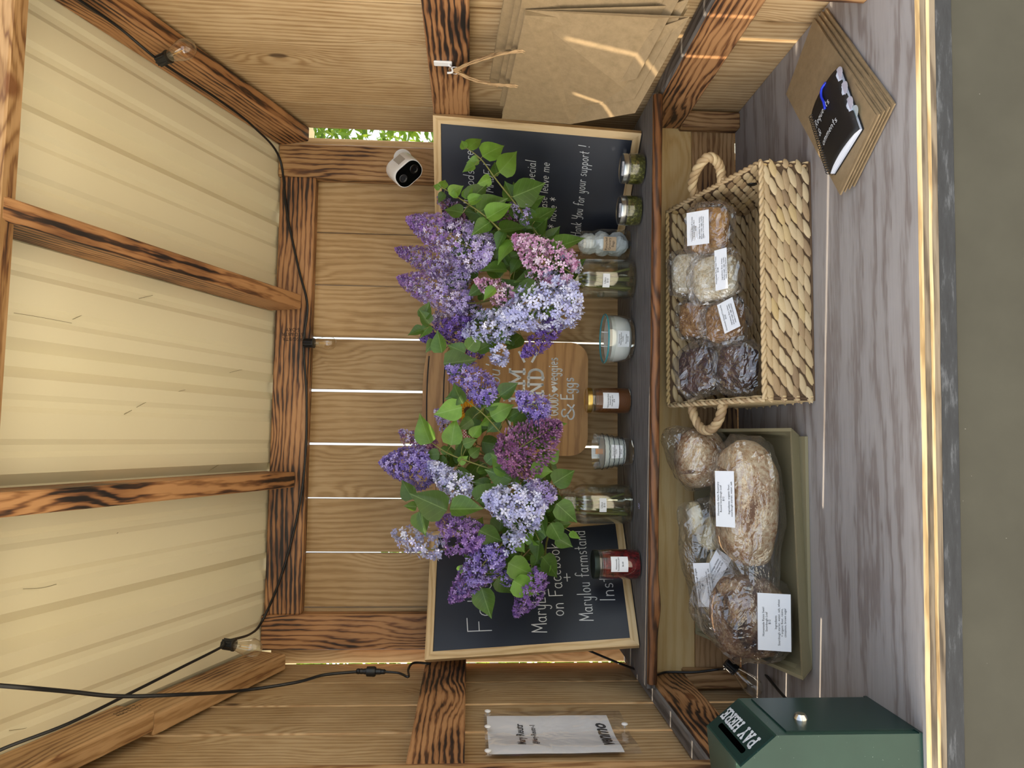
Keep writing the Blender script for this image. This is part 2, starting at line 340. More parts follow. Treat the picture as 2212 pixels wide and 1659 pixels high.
for w, x0, x1, zz in ((wl, XL, XL+.038, (0, .098)), (wr, XR-.038, XR, (.014, .1))):
    wst(w, 'rail', (x0, 1.04, E+zz[0]), (x1, 1.862, E+zz[1]), BURNT, 1, 'scorched rail along the side wall')
    wst(w, 'shelf_support', (x0, 1.04, E-.508), (x1, 1.688, E-.420), BURNT, 1, 'scorched timber carrying the shelf end')
    wst(w, 'ledge', (x0, 1.04, E-.420), (x1, 1.89, E-.4125), GREYS, 1, 'grey weathered ledge strip')
wst(wl, 'post', (XL, 1.14, ZC), (XL+.04, 1.230, roofz(1.23)-.1), BURNT_L, 2, 'front post of the left wall')
wst(wr, 'post', (.735, 1.07, ZC), (XR, 1.108, roofz(1.09)-.06), BURNT_L, 2, 'front post of the right wall')
# roof
rf = empty('ceiling', (0, 1.45, roofz(1.45)), label='beige ribbed metal roof on scorched rafters', kind='structure')
prof = []
x = -.80
def rib(c): return [(c-.034, 0), (c-.014, .019), (c+.014, .019), (c+.034, 0)]
def mrib(c): return [(c-.016, 0), (c-.006, .0045), (c+.006, .0045), (c+.016, 0)]
prof = [(-.86, 0)]
for k in range(-4, 4):
    c = .125+k*.229
    prof += rib(c) + mrib(c+.229/3) + mrib(c+2*.229/3)
prof = [p for p in prof if -.86 <= p[0] <= 1.02]+[(1.02, 0)]
sl_ = Vector((0, -1, .385)).normalized(); nr = Vector((0, .385, 1)).normalized()
mb = MB(); n = len(prof)
for (yy) in (2.02, .97):
    for px, h in prof: mb.v.append(Vector((px, yy, roofz(yy))) + nr*h)
for i in range(n-1): mb.f.append([i, i+1, n+i+1, n+i])
o = mb.obj('roof_sheet', METAL); md = o.modifiers.new('solid', 'SOLIDIFY'); md.thickness = .0012; md.offset = 1; rel(o, rf)
def rafter(x0, x1, ya, yb, mat, off=.002, dz=.092, label=None):
    a = Vector(((x0+x1)/2, ya, roofz(ya)-off)); b = Vector(((x0+x1)/2, yb, roofz(yb)-off)); d = b-a
    c = (a+b)/2 - nr*dz/2
    o = plank(None, 'rafter', c, d, nr, d.length, dz, x1-x0, mat, .003, label); return rel(o, rf)
rafter(.768, .806, 1.87, 1.134, BURNT); rafter(.322, .360, 1.861, 1.134, BURNT); rafter(-.130, -.092, 1.861, 1.134, BURNT)
rafter(-.573, -.535, 1.85, 1.462, BURNT_L); rafter(-.562, -.524, 1.46, 1.04, BURNT_L, .006)
o = timber(None, 'header', (-.60, 1.095, E+.716), (.82, 1.133, E+.80), BURNT_L, 0, 'front header beam'); rel(o, rf)
def print_text_(body, size, lines=.95):
    c = bpy.data.curves.new('t', 'FONT'); c.body = body; c.size = size; c.align_x = 'CENTER'; c.align_y = 'CENTER'; c.space_line = lines; c.resolution_u = 2
    o = bpy.data.objects.new('t', c); me = bpy.data.meshes.new_from_object(o); bpy.data.objects.remove(o); bpy.data.curves.remove(c); me.materials.clear(); return me
# ---------------------------------------------------------------- counter
ct = empty('counter', (.115, 1.35, ZC), label='weathered grey plywood counter with layered edge and dark painted front', cat='counter')
def cfy(x, off=0): return .9905-.025*x+off
zt = ZC
for k, (th, mat, in_) in enumerate([(.0075, None, 0), (.0095, PLY2, .0012), (.005, PLY1, .0003), (.009, PLY2, .001)]):
    xs = [-.58+1.39*q/28 for q in range(29)]; jit = [rnd.uniform(-.0009, .0009) for _ in xs]
    poly = [(a-.115, cfy(a, in_+j)-1.35) for a, j in zip(xs, jit)] + [(.81-.115, 1.69-1.35), (-.58-.115, 1.69-1.35)]
    mats = [GREYP, PLY1] if mat is None else [mat]
    b = MB().prism(poly, zt-th-ZC, zt-ZC); o = b.obj('ply', mats, ct)
    if mat is None:
        for p in o.data.polygons: p.material_index = 0 if abs(p.normal.z) > .5 else 1
    zt -= th
DARK = NT('dark_painted_board'); _v = DARK.obj((1, 1, 1), False)
_sp = DARK.math('GREATER_THAN', DARK.noise(_v, 220, 1, .5), .80)
DARK.bsdf(DARK.mix(_sp, DARK.ramp(DARK.noise(_v, 6, 4, .6), [(.3, '#37362e'), (.7, '#434239')]), '#8a8a84'), .55); DARK = DARK.m
FRAMED = NT('dusty_black_strip'); _v = FRAMED.obj((1, 1, 6), False); FRAMED.bsdf(FRAMED.ramp(FRAMED.noise(_v, 14, 5, .7), [(.35, '#20242c'), (.55, '#2d3138'), (.75, '#6d7178')]), .6); FRAMED = FRAMED.m
rz = math.atan(-.025)
o = MB().box((-.70, 0, -.029), (.70, .03, 0), None, .002).obj('front_rail', FRAMED, ct, loc=(0, cfy(.115)-1.35+.003, -.031), rot=(0, 0, rz))
o['label'] = 'dusty black strip under the plywood edge'
o = MB().box((-.70, 0, -.52), (.70, .02, 0)).obj('front_panel', DARK, ct, loc=(0, cfy(.115)-1.35+.008, -.06), rot=(0, 0, rz))
o['label'] = 'dark olive painted front board'
# ---------------------------------------------------------------- shelf
sh = empty('shelf', (.11, 1.7, ZS), label='grey plank shelf with a dark live wood front edge', cat='shelf')
def sfy(x): return 1.543-.0487*(x-.11)
for y0f, y1f in ((None, 1.725), (1.728, 1.888)):
    poly = [(-.5415, sfy(-.54) if y0f is None else y0f), (.771, sfy(.77) if y0f is None else y0f), (.771, y1f), (-.5415, y1f)]
    o = MB().prism([(a-.11, b-1.7) for a, b in poly], -.0175, 0).obj('shelf_board', GREYS, sh)
mb = MB(); N = 90
for i in range(N+1):
    x = -.53+1.295*i/N; w1 = noise.noise(Vector((x*6, 0, 1)))*.007 + noise.noise(Vector((x*22, 3, 1)))*.0022
    bump_ = .012*math.exp(-((x+.36)/.045)**2)
    y0 = sfy(x)-.012+w1-bump_*.4; zb = -.021-w1*.5-bump_*.45
    for (yy, z) in ((sfy(x)+.001, .0), (y0+.008, .0006), (y0+.0015, -.003), (y0, -.010), (y0+.002, zb+.003), (y0+.008, zb), (sfy(x)+.001, zb)): mb.v.append(Vector((x-.11, yy-1.7, z)))
for i in range(N):
    for j in range(7): q = (j+1) % 7; mb.f.append([i*7+j, i*7+q, i*7+7+q, i*7+7+j])
mb.f += [list(range(6, -1, -1)), [N*7+j for j in range(7)]]
mb.obj('live_edge', EDGE, sh, True, 50)['label'] = 'dark brown live wood edge'
# ---------------------------------------------------------------- shrubs outside, seen through the gaps
SHRUB = leaf_mat('shrub_leaf', '#3f6420', '#6d8f2f', '#b5cc3a')
def shrub(c, rx, ry, rz_, n, label):
    r = random.Random(int(c[0]*100)); e = empty('shrub', (c[0], c[1], 0), label=label, cat='shrub', group='shrubs behind the stand'); mb = MB()
    for i in range(n):
        d = Vector((r.gauss(0, 1), r.gauss(0, 1), r.gauss(0, 1))).normalized()*r.uniform(.72, 1)
        p = Vector((d.x*rx, d.y*ry, rz_+d.z*rz_)); u = Vector((r.gauss(0, 1), r.gauss(0, 1), r.gauss(0, 1))).normalized(); v = u.orthogonal().normalized(); s_ = r.uniform(.03, .06)
        mb.add([p-u*s_, p+v*s_*.5, p+u*s_, p-v*s_*.5], [(0, 1, 2, 3)])
    f = mb.obj('foliage', SHRUB, e); f['kind'] = 'stuff'
    MB().tube([(0, 0, 0), (.03, 0, rz_*.6), (0, .02, rz_*1.3)], [.05, .04, .02]).obj('trunk', TWIG, e)
shrub((2.78, 4.3), .6, .7, 1.7, 6500, 'leafy green shrub behind the right corner of the stand')
shrub((1.62, 4.5), .54, .6, 1.7, 5200, 'leafy green shrub behind the boards right of the sign')
shrub((-1.25, 4.4), .6, .6, 1.5, 4600, 'leafy green shrub behind the boards left of the sign')
shrub((-2.62, 4.1), .6, .6, 1.15, 3600, 'leafy green shrub behind the left corner of the stand')

# lumber stamps and scuffs
def onroof(x, y, off=0):
    d = ray(x, y); return EYE + d*((.525+.385*1.86-off)/(d.z+.385*d.y))
STAMP = plain('lumber_stamp_ink', '#1a1410', .8)
p = PY(632, 722, YF-.0006); me = print_text_('RSG/BTR\nSTD&BTR\nS-DRY', .013); me.materials.append(STAMP); o = link('lumber_stamp', me, None, M=basis(p, (0, 0, 1), (-1, 0, 0))); rel(o, wb)
p = onroof(275, 1545, .05); me = print_text_('STD&BTR\nRSG S-DRY', .012); me.materials.append(STAMP); o = link('lumber_stamp', me, None, M=basis((-.5235, p.y, p.z), Vector((0, 1, -.385)), Vector((0, .385, 1)))); rel(o, rf)
SCUFF = plain('scratch_mark', '#7d7356', .8)
for pts in ([(30, 676), (80, 684), (155, 698)], [(157, 690), (185, 678), (230, 664), (275, 653)], [(300, 645), (330, 638)], [(400, 842), (370, 850), (330, 862), (295, 880)], [(285, 886), (268, 895)], [(245, 915), (225, 925)], [(200, 938), (190, 943)], [(496, 805), (530, 798), (590, 797)], [(450, 1018), (480, 1000), (530, 977)], [(50, 1272), (90, 1270), (122, 1262)], [(245, 1160), (255, 1150)], [(168, 1212), (182, 1203)], [(20, 1578), (60, 1572), (105, 1555)]):
    q = [onroof(x, y, .0006) for x, y in pts]; o = MB().tube(spline(q, 4), .0005, 4).obj('scratch', SCUFF); rel(o, rf)
# ================================================================ lettering
def arc(cx, cy, rx, ry, a0, a1, n=9): return [(cx+rx*math.cos(R(a0+(a1-a0)*i/n)), cy+ry*math.sin(R(a0+(a1-a0)*i/n))) for i in range(n+1)]
o_ = lambda r=.2, h=.25: [arc(.24, .25, r, h, 60, 420, 12)]
G = {  # handwriting: baseline 0, x-height .5, cap 1; (width, strokes)
 'a': (.52, [arc(.22, .24, .2, .24, 40, 330, 10), [(.4, .48), (.4, .1), (.48, .0)]]),
 'b': (.5, [[(.06, 1), (.06, 0)], arc(.24, .24, .19, .24, 150, -150, 10)]),
 'c': (.46, [arc(.26, .25, .22, .25, 50, 315, 10)]),
 'd': (.54, [arc(.22, .24, .2, .24, 40, 330, 10), [(.42, 1), (.42, 0)]]),
 'e': (.48, [[(.05, .26), (.42, .28)]+arc(.24, .26, .19, .25, 10, 310, 10)]),
 'f': (.4, [arc(.3, .82, .16, .18, 30, 180, 6)+[(.14, 0)], [(.0, .5), (.34, .52)]]),
 'g': (.52, [arc(.22, .25, .19, .23, 40, 350, 10), [(.41, .48), (.41, -.2)]+arc(.24, -.2, .17, .2, 0, -160, 7)]),
 'i': (.2, [[(.1, .48), (.1, 0)], [(.1, .68), (.11, .72)]]),
 'k': (.46, [[(.06, 1), (.06, 0)], [(.4, .52), (.08, .24), (.42, 0)]]),
 'l': (.2, [[(.1, 1), (.1, 0)]]),
 'm': (.78, [[(.06, .5), (.06, 0)], arc(.22, .3, .16, .2, 180, 0, 6)+[(.38, 0)], arc(.54, .3, .16, .2, 180, 0, 6)+[(.7, 0)]]),
 'n': (.5, [[(.06, .5), (.06, 0)], arc(.24, .3, .17, .2, 180, 0, 6)+[(.41, 0)]]),
 'o': (.5, [arc(.24, .25, .2, .25, 80, 440, 12)]),
 'p': (.5, [[(.06, .5), (.06, -.4)], arc(.24, .25, .19, .24, 150, -150, 10)]),
 'q': (.5, [arc(.22, .25, .19, .24, 40, 350, 10), [(.41, .48), (.41, -.4)]]),
 'r': (.38, [[(.06, .5), (.06, 0)], arc(.22, .3, .16, .2, 180, 40, 6)]),
 's': (.42, [arc(.22, .37, .14, .13, 40, 250, 8)+arc(.2, .13, .15, .13, 80, -140, 8)]),
 't': (.4, [[(.18, .85), (.18, .1), (.3, 0)], [(.0, .55), (.36, .57)]]),
 'u': (.52, [[(.06, .5), (.06, .2)]+arc(.23, .2, .17, .2, 180, 350, 6)+[(.4, .5)], [(.4, .5), (.41, 0)]]),
 'v': (.48, [[(.04, .5), (.22, 0), (.42, .5)]]),
 'w': (.68, [[(.04, .5), (.16, 0), (.33, .42), (.5, 0), (.64, .5)]]),
 'y': (.5, [[(.06, .5), (.08, .2)]+arc(.23, .2, .15, .18, 180, 340, 6)+[(.4, .5)], [(.41, .5), (.38, -.2)]+arc(.22, -.22, .16, .18, 0, -150, 6)]),
 'h': (.5, [[(.06, 1), (.06, 0)], arc(.24, .3, .17, .2, 180, 0, 6)+[(.41, 0)]]),
 'F': (.6, [[(.62, 1), (.06, .96), (.08, 0)], [(.08, .5), (.46, .52)]]),
 'M': (.86, [[(.06, 0), (.1, .98), (.42, .3), (.74, .98), (.8, 0)]]),
 'L': (.56, [[(.08, 1), (.06, .02), (.5, .04)]]), 'I': (.3, [[(.14, 1), (.12, 0)]]),
 'T': (.66, [[(.0, .96), (.64, 1)], [(.32, .98), (.3, 0)]]), 'H': (.66, [[(.06, 1), (.06, 0)], [(.56, 1), (.56, 0)], [(.06, .5), (.56, .52)]]),
 'Y': (.62, [[(.04, 1), (.08, .62)]+arc(.28, .62, .2, .16, 180, 340, 6)+[(.54, 1)], [(.54, 1), (.5, .1)]+arc(.3, .06, .2, .18, 0, -140, 6)]),
 'O': (.74, [arc(.36, .5, .32, .5, 80, 440, 14)]), 'E': (.58, [[(.54, 1), (.08, .98), (.06, .02), (.54, .04)], [(.07, .5), (.44, .52)]]),
 'A': (.7, [[(.02, 0), (.34, 1), (.64, 0)], [(.14, .36), (.52, .38)]]), 'D': (.66, [[(.08, 1), (.06, 0)], [(.02, .98)]+arc(.12, .5, .46, .49, 88, -92, 10)]),
 'S': (.56, [arc(.28, .74, .2, .24, 40, 260, 8)+arc(.26, .26, .22, .25, 80, -140, 8)]), 'B': (.6, [[(.08, 1), (.07, 0)], [(.05, .98)]+arc(.16, .76, .28, .22, 85, -85, 7)+arc(.16, .27, .34, .27, 85, -90, 8)]),
 'G': (.7, [arc(.36, .5, .31, .5, 45, 330, 12)+[(.66, .45), (.42, .45)]]), 'R': (.62, [[(.08, 1), (.07, 0)], [(.05, .98)]+arc(.18, .75, .3, .24, 85, -85, 7)+[(.56, 0)]]),
 '+': (.6, [[(.3, .75), (.3, .15)], [(.04, .45), (.56, .46)]]), '*': (.56, [[(.28, .8), (.28, .2)], [(.06, .65), (.5, .35)], [(.06, .35), (.5, .65)]]),
 '!': (.4, [[(.2, 1.05), (.2, .35)], [(.2, .08), (.21, .02)]]), "'": (.16, [[(.08, 1), (.06, .8)]]), ',': (.2, [[(.1, .06), (.04, -.14)]]), '-': (.4, [[(.05, .3), (.32, .3)]]),
 '&': (.92, [arc(.40, .78, .20, .20, -20, 230, 9)+[(.36, .50), (.62, .22), (.86, .0)], [(.34, .56)]+arc(.36, .26, .30, .26, 100, 330, 10)+[(.78, .36), (.86, .52)]]), ' ': (.34, [])}
def ribbon(mb, pts, w, z, M):
    for i in range(len(pts)-1):
        a, b = Vector((*pts[i], 0)), Vector((*pts[i+1], 0)); d = (b-a)
        if d.length < 1e-7: continue
        d.normalize(); nn = Vector((-d.y, d.x, 0))*w/2; a = a-d*w*.3; b = b+d*w*.3; up = Vector((0, 0, z))
        mb.add([a-nn+up, b-nn+up, b+nn+up, a+nn+up], [(0, 1, 2, 3)], M)
def writing(mb, text, x, y, size, M, w=None, z=.0006, sx=1.0, slant=.0, jit=0, rise=0, track=.08):
    """stroke lettering in the XY plane of M, baseline starting at x, y"""
    w = w or size*.07; cx = x
    for ch in text:
        wd, st = G.get(ch, G[' ']); jy = rnd.uniform(-jit, jit)*size
        for s_ in st: ribbon(mb, [(cx+(px*sx+py*slant)*size, y+py*size+jy+rise*(cx-x)) for px, py in s_], w, z, M)
        cx += (wd*sx+track)*size
    return cx
def fit(mb, text, x0, x1, y, size, M, w, **k):
    sx = (x1-x0)/(sum(G.get(c, G[' '])[0] for c in text)*size) - .08*len(text)/sum(G.get(c, G[' '])[0] for c in text)
    return writing(mb, text, x0, y, size, M, w, sx=sx, **k)
def width(text, size, sx=1.0, track=.08): return sum((G.get(c, G[' '])[0]*sx+track)*size for c in text)
SL = {  # slab capitals: (width, strokes)
 'F': (.7, [[(.14, 0), (.14, 1)], [(.0, .93), (.66, .93)], [(.14, .5), (.48, .5)], [(0, .06), (.34, .06)], [(.62, .98), (.62, .74)]]),
 'A': (.84, [[(.14, .04), (.4, 1), (.68, .04)], [(.24, .36), (.58, .36)], [(0, .06), (.28, .06)], [(.54, .06), (.82, .06)]]),
 'R': (.8, [[(.14, 0), (.14, 1)], [(0, .93), (.4, .93)]+arc(.4, .7, .22, .23, 90, -90, 6)+[(.14, .47)], [(.4, .46), (.64, .06), (.78, .06)], [(0, .06), (.3, .06)]]),
 'M': (1.0, [[(.14, 0), (.14, .94), (.48, .3), (.82, .94), (.82, 0)], [(0, .06), (.3, .06)], [(.68, .06), (.98, .06)], [(0, .94), (.2, .94)], [(.78, .94), (.98, .94)]]),
 'S': (.66, [arc(.33, .73, .23, .23, 30, 265, 8)+arc(.33, .27, .24, .24, 85, -150, 8), [(.56, .98), (.56, .74)], [(.09, .26), (.09, .02)]]),
 'T': (.74, [[(.37, 0), (.37, .94)], [(.02, .94), (.72, .94)], [(.05, .98), (.05, .72)], [(.69, .98), (.69, .72)], [(.2, .06), (.54, .06)]]),
 'N': (.88, [[(.14, 0), (.14, .94), (.7, .06), (.7, 1)], [(0, .06), (.3, .06)], [(0, .94), (.2, .94)], [(.56, .94), (.86, .94)]]),
 'D': (.8, [[(.14, 0), (.14, 1)], [(0, .93), (.3, .93)]+arc(.3, .5, .36, .43, 90, -90, 10)+[(0, .07)]]),
 'P': (.74, [[(.14, 0), (.14, 1)], [(0, .93), (.4, .93)]+arc(.4, .68, .24, .25, 90, -90, 6)+[(.14, .43)], [(0, .06), (.32, .06)]]),
 'Y': (.8, [[(.08, .94), (.38, .46), (.7, .94)], [(.38, .5), (.38, 0)], [(0, .94), (.24, .94)], [(.54, .94), (.78, .94)], [(.22, .06), (.54, .06)]]),
 'H': (.86, [[(.14, 0), (.14, 1)], [(.7, 0), (.7, 1)], [(.14, .5), (.7, .5)]]+[[(x, y), (x+.3, y)] for x in (0, .55) for y in (.06, .94)]),
 'E': (.72, [[(.14, 0), (.14, 1)], [(0, .93), (.64, .93)], [(0, .07), (.66, .07)], [(.14, .5), (.46, .5)], [(.61, .98), (.61, .74)], [(.63, .26), (.63, .02)], [(.44, .62), (.44, .38)]]), ' ': (.4, [])}
def slab(mb, text, x, y, size, M, w=.14, z=.0006, sx=1.0):
    for ch in text:
        wd, st = SL[ch]
        for s_ in st: ribbon(mb, [(x+px*size*sx, y+py*size) for px, py in s_], w*size, z, M)
        x += (wd+.1)*size*sx
    return x
def print_text(body, size, align='CENTER', lines=1.0, bold=0):
    """printed type as a flat mesh"""
    c = bpy.data.curves.new('t', 'FONT'); c.body = body; c.size = size; c.align_x = align; c.align_y = 'CENTER'; c.space_line = lines; c.resolution_u = 2; c.offset = bold
    o = bpy.data.objects.new('t', c); me = bpy.data.meshes.new_from_object(o); bpy.data.objects.remove(o); bpy.data.curves.remove(c); me.materials.clear(); return me
def printed(parent, body, size, M, mat=None, bold=0, name='lettering'):
    me = print_text(body, size); me.materials.append(mat or INK); return link(name, me, parent, M=M)
# ================================================================ chalkboards in both back corners
SLATE = NT('chalkboard_slate'); _v = SLATE.obj((1, 1, 1), False)
SLATE.bsdf(SLATE.mix(SLATE.math('GREATER_THAN', SLATE.noise(_v, 420, 1, .5), .83), SLATE.ramp(SLATE.noise(_v, 5, 3), [(.3, '#141925'), (.7, '#1d2431')]), '#5c6068'), .42); SLATE = SLATE.m
def chalkboard(p_left, p_right, lean, label):
    L = Vector((*p_left, ZS+.0032)); Rr = Vector((*p_right, ZS+.0032)); xd = (Rr-L).normalized(); Wd, H = .330, .497
    back = Vector((-xd.y, xd.x, 0)); back = back if back.y > 0 else -back
    yd = (UP*math.cos(lean)+back*math.sin(lean))
    M = basis(L, xd, yd)          # local X along the foot, Y up the board, Z out of the face
    e = empty('chalkboard', M=M, label=label, cat='chalkboard'); fw, th = .0185, .016
    MB().box((fw*.8, fw*.8, -.010), (Wd-fw*.8, H-fw*.8, -.004)).obj('slate', SLATE, e)
    for a, b, ax in (((0, 0), (Wd, fw), 0), ((0, H-fw), (Wd, H), 0), ((0, 0), (fw, H), 1), ((Wd-fw, 0), (Wd, H), 1)):
        lx, ly = b[0]-a[0], b[1]-a[1]; Lg, t_ = (lx, ly) if ax == 0 else (ly, lx)
        poly = [(-Lg/2, -t_/2), (Lg/2, -t_/2), (Lg/2-fw, t_/2), (-Lg/2+fw, t_/2)]   # mitred: long side outside
        c = Vector(((a[0]+b[0])/2, (a[1]+b[1])/2, -th/2))
        top = (ax == 0 and a[1] > 0); rgt = (ax == 1 and a[0] > 0)
        ang = PI if top else 0 if ax == 0 else (PI/2 if rgt else -PI/2)
        MB().prism(poly, -th/2, th/2).obj('frame_side', OAK, e, loc=c, rot=(0, 0, ang))
    return e, Wd, H
cr, Wd, H = chalkboard((.488, 1.839), (.7195, 1.604), R(7.4), 'oak framed chalkboard in the right back corner reading thank you for your support')
mb = MB(); I = Matrix.Translation((0, 0, -.004))
for t_, x0, x1, y, s_ in (('All goods are', .085, .252, .395, .027), ('HOME MADE !', .075, .222, .345, .024), ('If you want a special', .030, .240, .240, .026), ('order, please leave me', .026, .238, .205, .024), ('* note *', .058, .148, .180, .024), ('* THank You for your support !', .012, .290, .112, .026)):
    mb = MB(); fit(mb, t_, x0, x1, y, s_, I, .0016, slant=.08, jit=.03, rise=.02); mb.obj('chalk_line', CHALK, cr)
clb, Wd, H = chalkboard((-.466, 1.632), (-.196, 1.821), R(10.5), 'oak framed chalkboard in the left back corner with follow us handwriting')
mb = MB()
for t_, x0, x1, y, s_ in (('Follow', .055, .235, .338, .060), ("MaryLou's Farmst", .045, .30, .208, .036), ('on Facebook', .082, .272, .166, .034), ('+', .165, .190, .140, .026), ('Marylou farmstand', .065, .302, .098, .033), ('on', .168, .198, .075, .024), ('Insta', .108, .195, .043, .035)):
    mb = MB(); fit(mb, t_, x0, x1, y, s_, I, .0021, slant=.05, jit=.02); mb.obj('chalk_line', CHALK, clb)
# ================================================================ jar-shaped wooden sign on the back rail
def sgn(px, py): return PY(px, py, 1.838)
a = sgn(1270, 860); b = sgn(907, 860); cx = (sgn(1150, 738).x+sgn(1150, 984).x)/2; hw = abs(sgn(1150, 738).x-sgn(1150, 984).x)/2
Hs = b.z-a.z; M = basis((cx, 1.838, a.z), AX, Vector((0, .06, 1)))
sg = empty('farm_stand_sign', M=M, label='jar-shaped stained wooden sign with white lettering behind the lilacs', cat='sign')
body = arc(hw-.045, .045, .045, .045, -90, 0, 5)+[(hw, Hs*.60)]+arc(hw-.05, Hs*.64, .05, .06, 0, 70, 4)+[(hw*.80, Hs*.83)]
body = body+[(-x, y) for x, y in reversed(body)]
MB().prism(body, -.008, 0).obj('body', SIGNW, sg)
lid = [(hw*.88, Hs*.835), (hw*.88, Hs*.95)]+[(hw*.88*math.cos(R(t)), Hs*.95+.018*math.sin(R(t))) for t in range(15, 90, 15)]; lid = lid+[(-x, y) for x, y in reversed(lid)]
MB().prism(lid, -.008, .003).obj('lid', SIGNW, sg)
mb = MB()
for yy in (Hs*.855, Hs*.955): ribbon(mb, [(hw*.72*t/10, yy+.004*(1-(t/10)**2)) for t in range(-10, 11)], .0035, .0036, Matrix.Identity(4))
mb.obj('lid_groove', plain('dark_line', '#2b2622', .8), sg)
mb = MB(); I2 = Matrix.Identity(4)
fit(mb, 'Baked', -.106, -.050, .076, .027, I2, .0030); fit(mb, 'GOODS', -.044, .015, .078, .024, I2, .0030); fit(mb, 'veggies', .036, .110, .080, .030, I2, .0030)
fit(mb, '&', -.056, -.010, .036, .033, I2, .0040); fit(mb, 'Eggs', -.002, .058, .038, .033, I2, .0034)
hp = [(0, -.010), (.009, .0), (.0075, .006), (.004, .007), (0, .003), (-.004, .007), (-.0075, .006), (-.009, 0)]
mb.add([(x+.025, y+.088, .0007) for x, y in hp], [tuple(range(8))])
slab(mb, 'FARM', -.086, .165, .042, I2, .15, sx=1.07); slab(mb, 'STAND', -.098, .116, .042, I2, .15, sx=.99)
for sx_, yy, an in ((.108, .172, .5), (.108, .142, -.5)): ribbon(mb, [(sx_-.012, yy-an*.01), (sx_+.014, yy+an*.018)], .006, .0007, I2)
writing(mb, "MaryLou's", -.080, Hs*.53, .036, I2, .0030, sx=1.0, slant=.2); writing(mb, 'FRESH', -.01, Hs*.66, .022, I2, .002, sx=.9)
mb.obj('lettering', WHITEINK, sg)['label'] = 'white painted lettering'
# gingham ribbon and sunflower on the sign
GING = NT('red_gingham'); _v = GING.obj((1, 1, 1), False); ck = GING.n('ShaderNodeTexChecker'); ck.inputs['Scale'].default_value = 260; ck.inputs[1].default_value = lin('#a8382e'); ck.inputs[2].default_value = lin('#d9cfc2'); GING.l(_v, ck.inputs[0]); GING.bsdf(ck.outputs[0], .8)
MB().box((-hw*.82, Hs*.700, .0), (hw*.82, Hs*.745, .0035), None, .001).obj('ribbon', GING.m, sg)['label'] = 'red gingham ribbon'
mb = MB()
for k in range(14):
    a_ = 2*PI*k/14; d = Vector((math.cos(a_), math.sin(a_), 0)); n_ = Vector((-d.y, d.x, 0)); c = Vector((-.035, Hs*.715, .010))
    mb.add([c+d*.008, c+d*.022+n_*.006+Vector((0, 0, .006)), c+d*.040+Vector((0, 0, .002)), c+d*.022-n_*.006+Vector((0, 0, .006))], [(0, 1, 2, 3)])
sf = mb.obj('sunflower', plain('sunflower_petal', '#d99a1c', .6), sg); sf['label'] = 'yellow cloth sunflower'
MB().ell((-.035, Hs*.715, .010), (.011, .011, .005)).obj('sunflower_centre', plain('sunflower_centre', '#4a3018', .9), sf, True)
# ================================================================ jars and candles on the shelf
def label_patch(parent, r, ang0, ang1, z0, z1, lines, mat=PAPER, tsz=.006, name='label', flare=0, inkm=None):
    """paper label wrapped on a jar of radius r, type on it follows the curve"""
    mb = MB(); n = 10
    def P(a, z, e=0): rr = r+flare*(z-z0)+e; return (rr*math.sin(a), -rr*math.cos(a), z)
    for i in range(n+1):
        a = ang0+(ang1-ang0)*i/n; mb.v += [Vector(P(a, z0, .0006)), Vector(P(a, z1, .0006))]
    for i in range(n): mb.f.append([2*i, 2*i+2, 2*i+3, 2*i+1])
    o = mb.obj(name, mat, parent, True); am = (ang0+ang1)/2; zc = (z0+z1)/2
    me = print_text('\n'.join(lines), tsz, lines=.95)
    xs = [v.co.x for v in me.vertices]; ys = [v.co.y for v in me.vertices]
    if xs:
        kx = min(1, .86*(ang1-ang0)*r/max(1e-6, max(xs)-min(xs))); ky = min(1.0, .86*(z1-z0)/max(1e-6, max(ys)-min(ys))); my = (max(ys)+min(ys))/2; mx_ = (max(xs)+min(xs))/2
        for v in me.vertices: v.co = Vector(P(am+(v.co.x-mx_)*kx/r, zc+(v.co.y-my)*ky, .0012))
        me.materials.append(inkm or INK); link('lettering', me, o)
    return o
def jar(name, px, py, label, cat='jar', group=None, dr=0):
    """a jar whose visible foot meets the shelf at the given picture point"""
    p = PZ(px, py, ZS); d = Vector((p.x, p.y)).normalized(); return empty(name, (p.x+d.x*dr, p.y+d.y*dr, ZS+.0004), math.atan2(d.y, d.x)-PI/2, label, cat, group)
def mason(r, h, neck=.035, shoulder=.022):
    return [(r*.80, .002), (r*.93, .003), (r, .014), (r, h-shoulder-neck), (r*.97, h-shoulder*.6-neck), (r*.86, h-neck), (r*.80, h-neck+.003)] + [q for k in range(3) for q in ((r*.80, h-neck+.006+k*.008), (r*.835, h-neck+.009+k*.008), (r*.80, h-neck+.012+k*.008))] + [(r*.81, h-.001), (r*.79, h), (r*.76, h-.001)]
